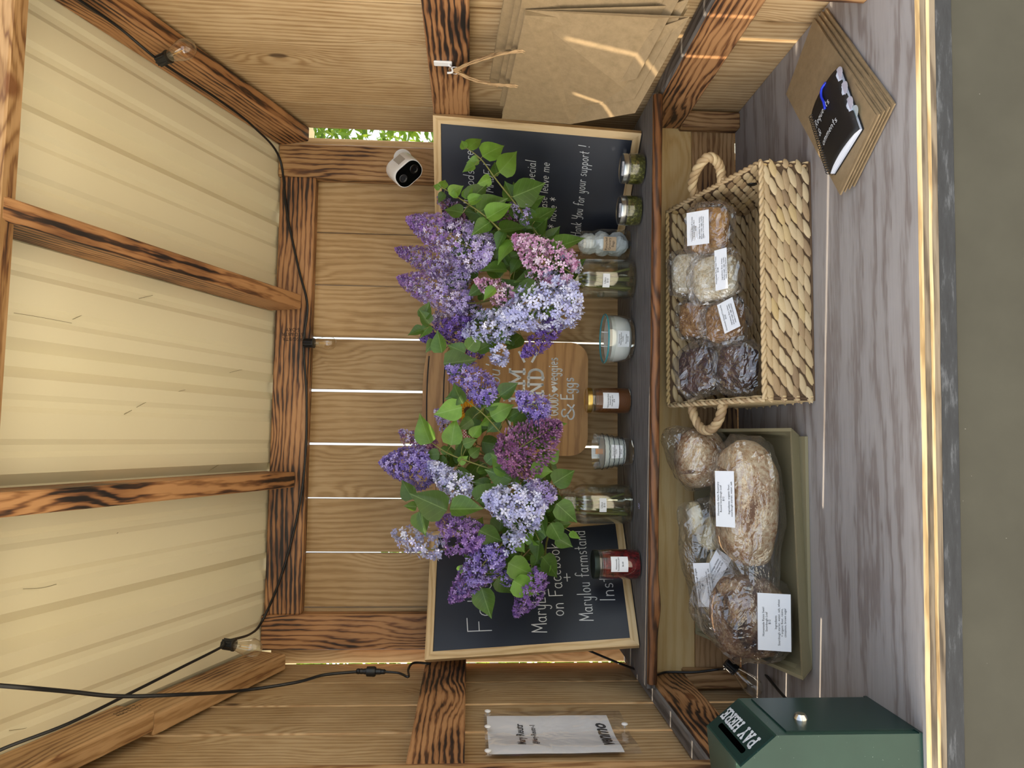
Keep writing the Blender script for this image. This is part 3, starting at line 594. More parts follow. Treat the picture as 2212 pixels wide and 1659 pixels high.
# relish jars
RELISH = NT('green_relish'); _v = RELISH.obj(); _n = RELISH.noise(_v, 160, 3, .7); RELISH.bsdf(RELISH.ramp(_n, [(.3, '#23240c'), (.5, '#484816'), (.62, '#6b6a2a'), (.74, '#c9c49b')]), .3, bump=_n, bs=.6, bd=.003); RELISH = RELISH.m
APPLE = plain('apple_butter', '#6b3f1c', .35); BERRY = NT('berry_jam'); _v = BERRY.obj(); BERRY.bsdf(BERRY.ramp(BERRY.noise(_v, 90, 3, .7), [(.35, '#2f0507'), (.6, '#6d0f14'), (.75, '#8f2a2a')]), .25); BERRY = BERRY.m
def preserve(name, px, py, r, h, fill, lidm, label, group=None, lines=(), toplines=(), lw=.62, neck=.012, bandh=.012, tilt=0):
    e = jar(name, px, py, label, 'jar', group, r)
    prof = [(r*.80, .001), (r*.95, .003), (r, .010), (r, h*.62), (r*.985, h*.70), (r*.93, h-bandh-.006), (r*.93, h-bandh)]
    MB().lathe(prof, 40).obj('glass', GLASS, e, True, 50)
    MB().lathe([(0, .0035), (r*.90, .0035), (r*.972, .011), (r*.972, h*.62), (r*.955, h*.70), (r*.90, h-bandh-.008), (0, h-bandh-.008)], 40).obj('contents', fill, e, True, 50)
    for k in range(3): MB().lathe([(r*.935, h-bandh-.004-k*.005), (r*.955, h-bandh-.0025-k*.005), (r*.935, h-bandh-.001-k*.005)], 40).obj('glass_thread', GLASS, e, True)
    lp = [(r*.94, h-bandh)]+[(r*.96, h-bandh+.0008), (r*.96, h-.0025), (r*.94, h-.0005), (r*.90, h), (r*.86, h-.0012), (0, h-.0012)]
    MB().lathe(lp, 48).obj('lid', lidm, e, True, 35)
    if lines: label_patch(e, r, -lw, lw, h*.30, h*.66, lines, tsz=.0052)
    if toplines:
        tl = MB().box((-.016, -r*.62, h-.0010), (.016, -r*.05, h-.0004)).obj('lid_label', PAPER, e)
        printed(tl, '\n'.join(toplines), .005, Matrix.Translation((0, -r*.33, h-.0002)))
    return e
preserve('relish_jar', 1398, 366, .0355, .052, RELISH, SILVER, 'small jar of green relish standing nearest the paper bags', 'relish jars on the shelf', (), ('Relish', '$5.00'))
preserve('relish_jar', 1391, 456, .0355, .052, RELISH, SILVER, 'small jar of green relish beside the jar of grocery bags', 'relish jars on the shelf', (), ('Relish', '$5.00'))
preserve('apple_butter_jar', 1366, 866, .0325, .108, APPLE, GOLD, 'jar of brown apple butter with gold lid and price label', None, ('Homemade Apple Butter', 'Sweetened with', 'brown sugar, spices', '$5.00'))
DKLID = plain('dark_green_lid', '#26302a', .35, .6)
preserve('jam_jar', 1388, 1219, .0345, .108, BERRY, DKLID, 'jar of dark red strawberry jam in front of the left chalkboard', None, ('Homemade', 'Strawberry Jam', '', '$6.00'), lw=.5)
# jar of folded grocery bags
e = jar('grocery_bag_jar', 1366, 529, 'open glass jar stuffed with white plastic grocery bags', 'jar', None, .0385); r, h = .0385, .122
MB().lathe(mason(r, h, .03), 40).obj('glass', GLASS, e, True, 60)
WBAG = plain('white_plastic_bag', '#d7dee2', .45)
def crumple(p, f=3.2, a=.16, s=0): return p*(1+a*noise.noise(p*f+Vector((s, s, s)))+a*.5*abs(noise.noise(p*f*2.7+Vector((s, 5, s)))))
for k, (z, rr, hh, rx) in enumerate(((.033, .028, .030, .86), (.070, .029, .026, .82), (.104, .026, .026, .80))):
    MB().ell((0, 0, z), (.030 if k < 2 else .026, .030 if k < 2 else .026, hh), 22, 16, None, lambda p, k=k: crumple(p, 2.6, .14, k*3.1)).obj('grocery_bag', WBAG, e)
label_patch(e, r, -.42, .48, .040, .072, ('Recycled', 'Grocery', 'Bags'), TANLABEL, .0088)
# candles
e = jar('bowl_candle', 1376, 733, 'wide white two-wick candle in a glass bowl with teal rim', 'candle', None, .055); h = .068
MB().lathe([(.040, .001), (.050, .004), (.0565, .022), (.0595, .050), (.0605, h), (.0580, h), (.0570, .050)], 48).obj('glass_bowl', GLASS, e, True, 60)
MB().lathe([(0, .009), (.040, .009), (.050, .016), (.0550, .034), (.0572, .059), (.052, .0595), (0, .0585)], 48).obj('wax', WAX, e, True, 40)
tt = [(.0598*math.cos(2*PI*k/48), .0598*math.sin(2*PI*k/48), h) for k in range(49)]
MB().tube(tt, .0022, 8, False).obj('rim', TEALG, e, True)['label'] = 'teal glass rim'
for sx_ in (-.019, .016): MB().tube([(sx_, .004, .058), (sx_, .004, .070), (sx_+.0008, .0045, .075)], .0014, 6).obj('wick', WHITEPL, e, True)
label_patch(e, .0548, -.34, .36, .018, .046, ('Homemade', 'White Beeswax', 'Candle', '', 'Floral Scent', '$10.00'), tsz=.0046, flare=.09)
e = jar('tumbler_candle', 1372, 976, 'white wood-wick candle in a ribbed glass tumbler', 'candle', None, .032); h = .092
MB().lathe([(.028, .001), (.032, .003), (.0335, .020), (.0405, .060), (.0455, h), (.0440, h), (.0385, .060), (.0305, .022)], 40).obj('glass', GLASS, e, True, 60)
MB().lathe([(0, .020), (.0300, .021), (.0375, .060), (.0410, .0735), (.0385, .0735), (0, .0715)], 40).obj('wax', WAX, e, True, 40)
RINGM = plain('grey_ring', '#2f3a42', .2)
for k, z in enumerate((.026, .038, .050, .062, .074)):
    rr = .0341+(z-.02)*.178
    MB().tube([(rr*math.cos(2*PI*q/40), rr*math.sin(2*PI*q/40), z+.0006*math.sin(3*q+k)) for q in range(41)], .0008, 5, False).obj('glass_ring', RINGM, e, True)
MB().box((-.0065, -.0008, .070), (.0065, .0008, .089)).obj('wick', WICKW, e)['label'] = 'flat wooden wick'
label_patch(e, .0355, -.42, .42, .030, .058, ('Homemade', 'White Beeswax', 'Candle', '', 'Pineapple Scent', '$10.00'), tsz=.0046, flare=.165)
# flower jars
VASES = {}
def vase(key, px, py, label, r=.0485, h=.168):
    e = jar('flower_jar', px, py, label, 'vase', 'flower jars on the shelf', r)
    MB().lathe(mason(r, h, .032)+[(q[0]-.003, q[1]+.002) for q in reversed(mason(r, h, .032)[:-1])], 48).obj('glass', GLASS, e, True, 60)
    MB().lathe([(0, .007), (r*.9, .008), (r*.955, .016), (r*.955, h*.62), (0, h*.62)], 48).obj('water', WATER, e, True, 60)
    label_patch(e, r, -.40, .28, h*.40, h*.50, ('Lilacs', '$10'), tsz=.0065)
    VASES[key] = e.location.copy(), r, h
vase('R', 1378, 605, 'tall glass jar of lilacs standing next to the jar of grocery bags')
vase('L', 1371, 1089, 'tall glass jar of lilacs standing in front of the left chalkboard edge')
# a fallen floret
mb = MB(); p = PZ(1382, 1093, ZS); mb.cur = lin('#c9c3e6')
for k in range(4):
    a_ = k*PI/2+.3; d = Vector((math.cos(a_), math.sin(a_), 0)); n_ = Vector((-d.y, d.x, 0))
    mb.add([d*.001, d*.0045+n_*.0022+UP*.002, d*.008+UP*.0012, d*.0045-n_*.0022+UP*.002], [(0, 1, 2, 3)])
mb.add([(0, 0, 0), (.0006, 0, .0), (.0006, .001, .001), (0, .001, .001)], [(0, 1, 2, 3)])
fl = mb.obj('lilac_floret', PETAL, loc=p+UP*.0004); tag(fl, 'single fallen lilac floret lying on the shelf', 'flower')
# ================================================================ lilacs
PALS = {'violet': ['#8a76c6', '#9a88d2', '#aa9adc', '#7763b6', '#bcaee8'], 'deep': ['#6f51ab', '#7f62b8', '#9175c6', '#5f4298'], 'lav': ['#b3a0da', '#c2b3e3', '#d2c6ec', '#a08ccc', '#e2daf3'],
        'pale': ['#cbcdf0', '#dadcf6', '#bdbfe8', '#e6e6fa', '#b3b2e0'], 'pink': ['#dda9d2', '#ebc9e3', '#cf8ebf', '#f3e0f1', '#e2b8d9'], 'mauve': ['#96608f', '#a9729f', '#854f80', '#bd8ab3', '#76477a'], 'purple': ['#9873bd', '#a882c8', '#8661ac', '#b998d4']}
PALS = {k: [lin(c) for c in v] for k, v in PALS.items()}
LR = random.Random(11)
def leaf_mesh(name, fold, curl, mat):
    mb = MB(); K = 8; wd = [.0, .30, .385, .38, .33, .25, .155, .065, 0]
    for i in range(K+1):
        x = i/K; w_ = wd[i]; bx = -.05 if i == 1 else 0; z = -curl*(x*x)
        for s_ in (-1, -.5, 0, .5, 1): mb.v.append(Vector((x+bx*abs(s_), w_*s_, z+abs(s_)*w_*fold+(.012*math.sin(x*9+s_*2) if abs(s_) == 1 else 0))))
    for i in range(K):
        for j in range(4): mb.f.append([i*5+j, i*5+5+j, i*5+6+j, i*5+1+j])
    return mb.mesh(name, mat, True)
LEAVES = [leaf_mesh('leaf', .32, .10, LEAF), leaf_mesh('leaf', .15, .22, LEAF), leaf_mesh('leaf', .45, .02, LEAF)]
LEAVESY = [leaf_mesh('leaf', .35, .12, LEAFY), leaf_mesh('leaf', .2, .25, LEAFY)]
def leaf(parent, base, tip, nrm, young=False):
    base, tip = Vector(base), Vector(tip); d = tip-base; L = d.length; z = Vector(nrm)
    z = (z-d*(z.dot(d)/d.dot(d))).normalized(); y = z.cross(d.normalized())
    M = basis(base-Vector(parent.location), d, y) @ Matrix.Diagonal((L, L*1.0, L, 1))
    return link('leaf', LR.choice(LEAVESY if young else LEAVES), parent, M=M)
def floret(mb, p, n, s_, pal, open_=1.0):
    t = n.orthogonal().normalized(); b = n.cross(t); a0 = LR.uniform(0, PI/2); col = LR.choice(pal); k = LR.uniform(.85, 1.12)
    mb.cur = tuple(min(1, c*k) for c in col[:3])+(1,)
    for q in range(4):
        a = a0+q*PI/2; d = t*math.cos(a)+b*math.sin(a); w = -t*math.sin(a)+b*math.cos(a); lift = LR.uniform(.02, .22)+(1-open_)*.8
        tip = p+(d*s_*open_+n*s_*lift); m1 = p+(d*s_*.58*open_+w*s_*.30+n*s_*lift*.8); m2 = p+(d*s_*.58*open_-w*s_*.30+n*s_*lift*.8)
        mb.add([p, m2, tip, m1], [(0, 1, 2, 3)])
    mb.cur = tuple(c*.55 for c in pal[0][:3])+(1,)
    mb.add([p+t*.0007, p+b*.0007, p-t*.0007, p-n*s_*1.0], [(0, 1, 3), (1, 2, 3), (2, 0, 3)])
def bud(mb, p, n, s_, pal):
    t = n.orthogonal().normalized(); b = n.cross(t); col = LR.choice(pal); k = LR.uniform(.7, 1.0); mb.cur = tuple(c*k for c in col[:3])+(1,)
    mb.add([p-n*s_*.6, p+t*s_*.28, p+b*s_*.28, p-t*s_*.28, p-b*s_*.28, p+n*s_*.45], [(0, 2, 1), (0, 3, 2), (0, 4, 3), (0, 1, 4), (5, 1, 2), (5, 2, 3), (5, 3, 4), (5, 4, 1)])
def panicle(base, tip, w, pal, n, fs, tip_pal=None, budfrac=.15, loose=.0):
    """cone of four-petalled florets from base to tip"""
    mb = MB(); ax = tip-base; L = ax.length; u = ax.normalized(); t = u.orthogonal().normalized(); b = u.cross(t)
    lobes = [(LR.uniform(0, 2*PI), LR.uniform(.15, .75)) for _ in range(5)]
    n = int(n*1.35); fs *= 1.22
    for i in range(n):
        h = LR.random()**1.15; a = LR.uniform(0, 2*PI); rr = w*.5*(1.0-h**2.4)**.62*(.6+.4*min(1, h*6))
        for la, lh in lobes: rr *= 1+.22*math.exp(-((h-lh)/.16)**2)*max(0, math.cos(a-la))
        rr *= LR.uniform(.80, 1.06+loose); d = t*math.cos(a)+b*math.sin(a); p = base+u*h*L+d*rr; nn = (d+u*(.15+.9*h)+Vector((LR.gauss(0, .25), LR.gauss(0, .25), LR.gauss(0, .25)))).normalized()
        pl = tip_pal if (tip_pal and LR.random() < (h-.3)*1.5) else pal
        if LR.random() < budfrac*(.4+1.8*h): bud(mb, p, nn, fs*1.1, pl)
        else: floret(mb, p, nn, fs*LR.uniform(.8, 1.1), pl, LR.uniform(.75, 1.0))
    # dark core of closed buds and little stalks
    for i in range(n//2):
        h = LR.random(); a = LR.uniform(0, 2*PI); rr = w*.5*(1-h**2.4)**.62*LR.uniform(.2, .75); d = t*math.cos(a)+b*math.sin(a); bud(mb, base+u*h*L+d*rr, (d+u*.5).normalized(), fs*1.0, pal)
    return mb
def sprig(vk, b, t, Y, Yt, wpx, pal, n, fs, label, tip_pal=None, budfrac=.15, leaves=3, loose=0, name='lilac_sprig'):
    loc, r, h = VASES[vk]; base, tip = PY(*b, Y), PY(*t, Yt); mouth = Vector(loc)+UP*(h-.005)+Vector((LR.uniform(-.018, .018), LR.uniform(-.018, .018), 0))
    foot = Vector(loc)+UP*.012+Vector((LR.uniform(-.028, .028), LR.uniform(-.028, .028), 0))
    if LR.random() < .6: foot = mouth-UP*.035+Vector((LR.uniform(-.008, .008), LR.uniform(-.008, .008), 0))
    e = empty(name, base, 0, label, 'flower', 'lilac sprigs in the right jar' if vk == 'R' else 'lilac sprigs in the left jar')
    u = (tip-base).normalized(); wm = wpx*Y/FPX
    panicle(Vector((0, 0, 0)), tip-base, wm, PALS[pal], n, fs, PALS[tip_pal] if tip_pal else None, budfrac, loose).obj('flower_head', PETAL, e)
    mid = mouth.lerp(base, .5)+UP*.012
    pts = spline([foot-base, mouth-base, mid-base, Vector((0, 0, 0)), (tip-base)*.8], 5)
    MB().tube(pts, [.0034-.0022*i/(len(pts)-1) for i in range(len(pts))], 6).obj('stem', STEM, e, True)
    for k in range(leaves):
        q = LR.uniform(.15, .9); p = mid.lerp(base, q) if q > .3 else mouth.lerp(mid, q+.4)
        out = Vector((LR.gauss(0, 1), LR.gauss(-.25, .6), LR.gauss(.1, .8))).normalized(); L = LR.uniform(.038, .066)
        leaf(e, p, p+(out*.9+u*.35).normalized()*L, Vector((LR.gauss(0, .5), -1, LR.gauss(.45, .4))), LR.random() < .25)
    return e
S_ = lambda *a, **k: sprig('R', *a, **k)
S_((1062, 556), (880, 472), 1.60, 1.60, 92, 'lav', 720, .0062, 'long pale lavender lilac spike pointing up beside the security camera', tip_pal='purple', leaves=1)
S_((1015, 602), (856, 538), 1.66, 1.68, 62, 'lav', 440, .0058, 'slim purple-tipped lilac spike between the two other lavender spikes', tip_pal='purple', leaves=1)
S_((1012, 655), (860, 600), 1.64, 1.66, 76, 'lav', 540, .0058, 'purple-tipped lilac spike leaning towards the hanging bulb', tip_pal='purple', leaves=1)
S_((1035, 680), (930, 690), 1.66, 1.70, 60, 'lav', 230, .0055, 'pale thin lilac spike above the dark violet one', loose=.25, leaves=2)
S_((1025, 705), (908, 732), 1.63, 1.64, 56, 'deep', 330, .0060, 'dark violet lilac spike at the upper left of the right bouquet', leaves=3)
S_((1245, 640), (1085, 690), 1.53, 1.52, 118, 'pale', 360, .0088, 'large pale blue lilac head hanging over the right flower jar', leaves=2, budfrac=.05)
S_((1236, 592), (1108, 512), 1.52, 1.51, 84, 'pink', 300, .0074, 'pink and white lilac head at the front of the right bouquet', leaves=3, budfrac=.2)
S_((1110, 648), (1028, 605), 1.57, 1.57, 48, 'pink', 120, .0068, 'small pinkish lilac head in the middle of the right bouquet', leaves=3)
S_((1205, 698), (1128, 770), 1.56, 1.56, 46, 'deep', 190, .0058, 'dark violet lilac head drooping over the wooden sign', leaves=1)
S_((1110, 692), (1000, 722), 1.57, 1.57, 58, 'pale', 150, .0082, 'whitish blue lilac head left of the large pale one', leaves=2, loose=.2)
S_((1070, 752), (1092, 788), 1.58, 1.57, 36, 'pale', 50, .0075, 'little drooping tuft of whitish florets above the sign lettering', leaves=0, loose=.2)
S_((1146, 484), (1096, 408), 1.58, 1.60, 34, 'lav', 110, .0056, 'narrow lilac tip in front of the right chalkboard writing', leaves=3)
S_((1040, 752), (962, 782), 1.62, 1.62, 44, 'deep', 110, .0062, 'dark violet lilac head tucked behind leaves left of the right bouquet', leaves=3)
S_((1000, 478), (945, 425), 1.66, 1.68, 34, 'mauve', 70, .0056, 'small budding lilac tip by the top frame of the right chalkboard', leaves=4, tip_pal='lav')
S_((1120, 492), (1060, 440), 1.64, 1.65, 44, 'mauve', 90, .0056, 'dark mauve budding lilac head deep in the leaves of the right bouquet', leaves=4, budfrac=.9)
S_((1222, 560), (1250, 590), 1.57, 1.55, 40, 'pale', 34, .0085, 'few loose pale florets touching the rim of the right jar', leaves=2, loose=.5)
S_ = lambda *a, **k: sprig('L', *a, **k)
S_((1066, 862), (966, 792), 1.58, 1.58, 66, 'violet', 250, .0068, 'violet lilac head at the upper right of the left bouquet', leaves=2)
S_((1178, 903), (1118, 848), 1.54, 1.53, 54, 'violet', 190, .0066, 'small violet lilac head over the sign lettering', leaves=3)
S_((1085, 1000), (1212, 912), 1.53, 1.51, 94, 'mauve', 640, .0066, 'mauve lilac head mostly in bud in front of the sign', budfrac=.75, leaves=2, loose=.15)
S_((940, 1015), (822, 998), 1.62, 1.63, 76, 'violet', 380, .0070, 'deep violet lilac head farthest up on the left bouquet', leaves=2, tip_pal='violet')
S_((938, 985), (864, 930), 1.66, 1.67, 44, 'mauve', 120, .0060, 'small mauve lilac tip above the deep violet head', tip_pal='lav', leaves=2)
S_((1010, 1076), (928, 1000), 1.56, 1.57, 56, 'pale', 150, .0082, 'pale lavender lilac head between big leaves of the left bouquet', leaves=1, budfrac=.05)
S_((1168, 1108), (1046, 1072), 1.51, 1.50, 92, 'pale', 230, .0086, 'large pale lilac head at the front of the left bouquet', leaves=2, budfrac=.05, loose=.1)
S_((1192, 1082), (1142, 1040), 1.53, 1.53, 50, 'lav', 110, .0072, 'pale purple lilac head just above the left flower jar', leaves=3)
S_((1040, 1172), (942, 1118), 1.55, 1.56, 72, 'purple', 340, .0062, 'purple lilac head left of the big leaves in the left bouquet', leaves=2)
S_((955, 1188), (846, 1150), 1.60, 1.61, 46, 'pale', 80, .0085, 'sparse pale lilac sprig reaching up towards the left post', leaves=2, loose=.35, budfrac=.05)
S_((1080, 1180), (972, 1300), 1.55, 1.56, 66, 'violet', 380, .0066, 'violet lilac head lying over the follow writing', leaves=3, tip_pal='purple')
S_((1170, 1235), (1112, 1332), 1.55, 1.56, 48, 'purple', 190, .0060, 'purple lilac head drooping lowest over the left chalkboard', leaves=3)
S_((985, 935), (940, 885), 1.64, 1.65, 36, 'lav', 60, .0064, 'small lavender tip beside the sunflower on the sign', leaves=3)
S_((1120, 1172), (1088, 1160), 1.54, 1.54, 34, 'pale', 30, .0085, 'few loose pale florets low in the left bouquet', leaves=3, loose=.4)
S_((1100, 1240), (1076, 1262), 1.57, 1.57, 30, 'violet', 50, .0060, 'tiny violet tuft between leaves of the left bouquet', leaves=3)
def twig(vk, path, lv, label, woody=False):
    """leafy shoot: path of picture points with depth, leaves as base/tip picture points with depth"""
    loc, r, h = VASES[vk]; pts = [PY(x, y, Y) for x, y, Y in path]; mouth = Vector(loc)+UP*(h-.004)+Vector((LR.uniform(-.02, .02), LR.uniform(-.02, .02), 0)); foot = Vector(loc)+UP*.012+Vector((LR.uniform(-.028, .028), LR.uniform(-.028, .028), 0))
    if LR.random() < .5: foot = mouth-UP*.04
    e = empty('lilac_shoot', pts[-1], 0, label, 'leafy shoot', 'leafy shoots in the %s jar' % ('right' if vk == 'R' else 'left')); o = pts[-1]
    sp = spline([foot-o, mouth-o]+[p-o for p in pts], 5)
    MB().tube(sp, [.0034-.0024*i/(len(sp)-1) for i in range(len(sp))], 6).obj('stem', TWIG if woody else STEM, e, True)
    for q in lv:
        bx, by, tx, ty, Y = q[:5]; yg = len(q) > 5; b, t = PY(bx, by, Y), PY(tx, ty, Y+LR.uniform(-.012, .012))
        leaf(e, b, t, Vector((LR.gauss(0, .35), -1, LR.gauss(.35, .3))), yg)
        # leaf stalk back to the shoot
        near = min(sp, key=lambda v: (v-(b-o)).length)
        MB().tube([near, (near+(b-o))/2+UP*.002, b-o], .0008, 5).obj('leaf_stalk', STEM, e, True)
    return e
twig('R', [(1200, 560, 1.62), (1125, 455, 1.58), (1075, 392, 1.56), (1040, 345, 1.55), (1006, 318, 1.55)], [(1006, 322, 996, 302, 1.55, 1), (1010, 322, 1040, 292, 1.55, 1), (1042, 338, 1092, 306, 1.55, 1), (1035, 345, 1008, 350, 1.56, 1), (1026, 356, 998, 368, 1.55, 1), (1078, 372, 1124, 326, 1.55, 1), (1075, 380, 1066, 348, 1.56), (1060, 385, 1032, 400, 1.56, 1), (1108, 425, 1182, 396, 1.56), (1110, 435, 1090, 390, 1.58), (1125, 450, 1178, 420, 1.58), (1130, 470, 1104, 420, 1.60)], 'leafy shoot curving across the right chalkboard towards the paper bags')
twig('R', [(1205, 575, 1.62), (1100, 512, 1.56), (1050, 468, 1.55), (992, 428, 1.56), (950, 402, 1.56)], [(952, 406, 934, 400, 1.56, 1), (955, 408, 962, 386, 1.56, 1), (970, 420, 1002, 400, 1.55, 1), (985, 428, 978, 408, 1.55, 1), (1005, 430, 1018, 396, 1.56, 1), (1012, 436, 1054, 392, 1.56), (1012, 438, 1048, 420, 1.55, 1), (1000, 460, 958, 448, 1.55), (1030, 460, 1098, 428, 1.56), (1052, 472, 1106, 436, 1.54, 1), (1058, 480, 1018, 506, 1.55), (1078, 498, 1140, 486, 1.55), (1090, 500, 1072, 540, 1.55), (960, 416, 944, 438, 1.58), (1110, 520, 1068, 562, 1.54, 1)], 'leafy shoot running along the lavender spike in the right bouquet')
twig('R', [(1215, 570, 1.60), (1180, 530, 1.57), (1150, 490, 1.58)], [(1195, 538, 1264, 508, 1.50), (1155, 478, 1202, 445, 1.56), (1128, 460, 1172, 496, 1.58), (1160, 505, 1182, 470, 1.58), (1190, 560, 1240, 588, 1.54), (1165, 600, 1110, 606, 1.55), (1160, 622, 1104, 628, 1.53), (1175, 545, 1200, 500, 1.59), (1185, 520, 1210, 488, 1.60)], 'leafy shoot with one big leaf hanging over the jar of grocery bags')
twig('R', [(1200, 620, 1.62), (1120, 620, 1.60), (1060, 610, 1.58)], [(1095, 582, 1036, 580, 1.57), (1070, 622, 1042, 648, 1.54, 1), (1080, 600, 1050, 560, 1.58), (1100, 575, 1070, 540, 1.60), (1090, 640, 1080, 680, 1.60), (1070, 560, 1090, 520, 1.60), (1110, 640, 1140, 600, 1.60), (1040, 620, 1010, 640, 1.62), (1085, 560, 1126, 548, 1.6), (1120, 560, 1100, 590, 1.58)], 'leafy shoot in the dark middle of the right bouquet')
twig('R', [(1190, 650, 1.64), (1080, 700, 1.60), (990, 745, 1.60), (930, 705, 1.60)], [(928, 700, 905, 668, 1.59), (915, 690, 928, 650, 1.59), (930, 702, 905, 728, 1.60), (915, 712, 880, 724, 1.60), (955, 762, 944, 712, 1.58), (1005, 762, 965, 744, 1.58), (1010, 755, 1042, 720, 1.57), (1030, 760, 1068, 738, 1.58), (958, 785, 1030, 778, 1.58), (940, 735, 920, 760, 1.60), (1050, 740, 1020, 730, 1.6), (1075, 720, 1100, 745, 1.58)], 'leafy shoot between the right bouquet and the sign')
twig('L', [(1190, 1050, 1.62), (1120, 980, 1.58), (1050, 900, 1.57), (1000, 860, 1.57)], [(1000, 872, 974, 828, 1.55), (998, 880, 936, 896, 1.56, 1), (1005, 850, 960, 862, 1.57), (1080, 855, 1120, 826, 1.56), (1045, 880, 1085, 850, 1.57), (1060, 900, 1110, 872, 1.57, 1), (1095, 905, 1130, 880, 1.58), (1020, 905, 990, 930, 1.58), (1060, 870, 1040, 836, 1.58, 1), (1080, 910, 1050, 935, 1.58), (1110, 940, 1200, 905, 1.57), (1040, 860, 1068, 888, 1.58)], 'leafy shoot rising past the violet heads beside the sign')
twig('L', [(1190, 1060, 1.62), (1080, 1020, 1.58), (980, 985, 1.58), (930, 955, 1.58)], [(930, 958, 902, 894, 1.57, 1), (975, 962, 982, 902, 1.56, 1), (950, 980, 915, 985, 1.60), (965, 990, 940, 1010, 1.60), (990, 1000, 1012, 985, 1.58, 1), (1015, 985, 1040, 965, 1.58), (1020, 945, 1040, 915, 1.57, 1), (1000, 960, 1030, 950, 1.57), (985, 1020, 1020, 1025, 1.58), (1050, 1000, 1075, 975, 1.58), (1000, 1015, 980, 1040, 1.59), (1030, 1020, 1060, 1010, 1.58), (955, 965, 980, 985, 1.59)], 'leafy shoot reaching up between the deep violet head and the sign')
twig('L', [(1200, 1070, 1.60), (1120, 1060, 1.57), (1000, 1070, 1.55), (920, 1070, 1.56)], [(966, 1102, 884, 1066, 1.52), (972, 1100, 1046, 1098, 1.50), (1028, 1082, 1076, 1036, 1.52), (892, 1078, 866, 1036, 1.57), (905, 1105, 918, 1160, 1.57), (1098, 1024, 1062, 978, 1.54, 1), (1105, 1036, 1046, 1014, 1.54), (1115, 1050, 1105, 1020, 1.55, 1), (1145, 1015, 1196, 1018, 1.54, 1), (1195, 1045, 1244, 1012, 1.54), (1185, 998, 1210, 972, 1.55, 1), (900, 1095, 872, 1092, 1.58), (1060, 1050, 1020, 1040, 1.57), (1130, 1040, 1150, 1075, 1.56), (1160, 990, 1190, 1000, 1.57, 1)], 'shoot with the two biggest round leaves in the left bouquet')
twig('L', [(1195, 1110, 1.60), (1120, 1150, 1.57), (1060, 1190, 1.56)], [(1035, 1145, 1088, 1174, 1.53), (1202, 1088, 1250, 1130, 1.51), (1165, 1105, 1178, 1160, 1.54), (1190, 1130, 1215, 1175, 1.54), (1232, 1148, 1252, 1168, 1.53, 1), (1130, 1170, 1155, 1150, 1.56, 1), (1110, 1165, 1135, 1195, 1.55, 1), (1165, 1168, 1160, 1214, 1.55), (1080, 1195, 1060, 1225, 1.57), (1050, 1175, 1030, 1215, 1.58), (1140, 1140, 1175, 1140, 1.57), (1210, 1135, 1235, 1130, 1.56), (1200, 1160, 1238, 1182, 1.55)], 'leafy shoot hanging over the side of the left flower jar', True)
twig('L', [(1195, 1115, 1.61), (1150, 1180, 1.59), (1090, 1240, 1.56)], [(1098, 1216, 1158, 1246, 1.54, 1), (1108, 1254, 1166, 1290, 1.54, 1), (1134, 1248, 1174, 1272, 1.55, 1), (1172, 1204, 1212, 1248, 1.55), (1150, 1222, 1185, 1238, 1.57), (1074, 1248, 1110, 1286, 1.56), (1040, 1270, 1060, 1338, 1.56), (1080, 1205, 1068, 1240, 1.58), (990, 1235, 1005, 1220, 1.58, 1), (1120, 1200, 1095, 1225, 1.57), (1060, 1260, 1090, 1250, 1.58), (1165, 1195, 1150, 1235, 1.58)], 'leafy shoot spreading over the writing of the left chalkboard', True)

def filler(vk, path, box, n, label):
    lv = []
    for i in range(n):
        x, y = LR.uniform(box[0], box[2]), LR.uniform(box[1], box[3]); a = LR.uniform(0, 2*PI); L = LR.uniform(34, 58); lv.append((x, y, x+L*math.cos(a), y+L*math.sin(a), LR.uniform(1.63, 1.70)))
    return twig(vk, path, lv, label, True)
filler('R', [(1200, 590, 1.68), (1100, 560, 1.68), (1030, 540, 1.68)], (1000, 490, 1190, 600), 15, 'shaded leafy shoot behind the pink lilac head in the right jar')
filler('R', [(1200, 640, 1.68), (1100, 670, 1.68), (1020, 690, 1.68)], (1000, 600, 1190, 730), 15, 'shaded leafy shoot behind the pale blue lilac head in the right jar')
filler('R', [(1200, 570, 1.68), (1110, 490, 1.68), (1050, 450, 1.68)], (1020, 430, 1170, 510), 11, 'shaded leafy shoot against the right chalkboard in the right jar')
filler('L', [(1195, 1060, 1.68), (1110, 1000, 1.68), (1030, 960, 1.68)], (970, 880, 1170, 1010), 16, 'shaded leafy shoot behind the mauve buds in the left jar')
filler('L', [(1195, 1090, 1.68), (1100, 1080, 1.68), (1000, 1080, 1.68)], (940, 1010, 1190, 1140), 16, 'shaded leafy shoot behind the big round leaves in the left jar')
filler('L', [(1195, 1110, 1.68), (1130, 1180, 1.67), (1070, 1220, 1.66)], (1010, 1130, 1200, 1240), 15, 'shaded leafy shoot against the left chalkboard in the left jar')
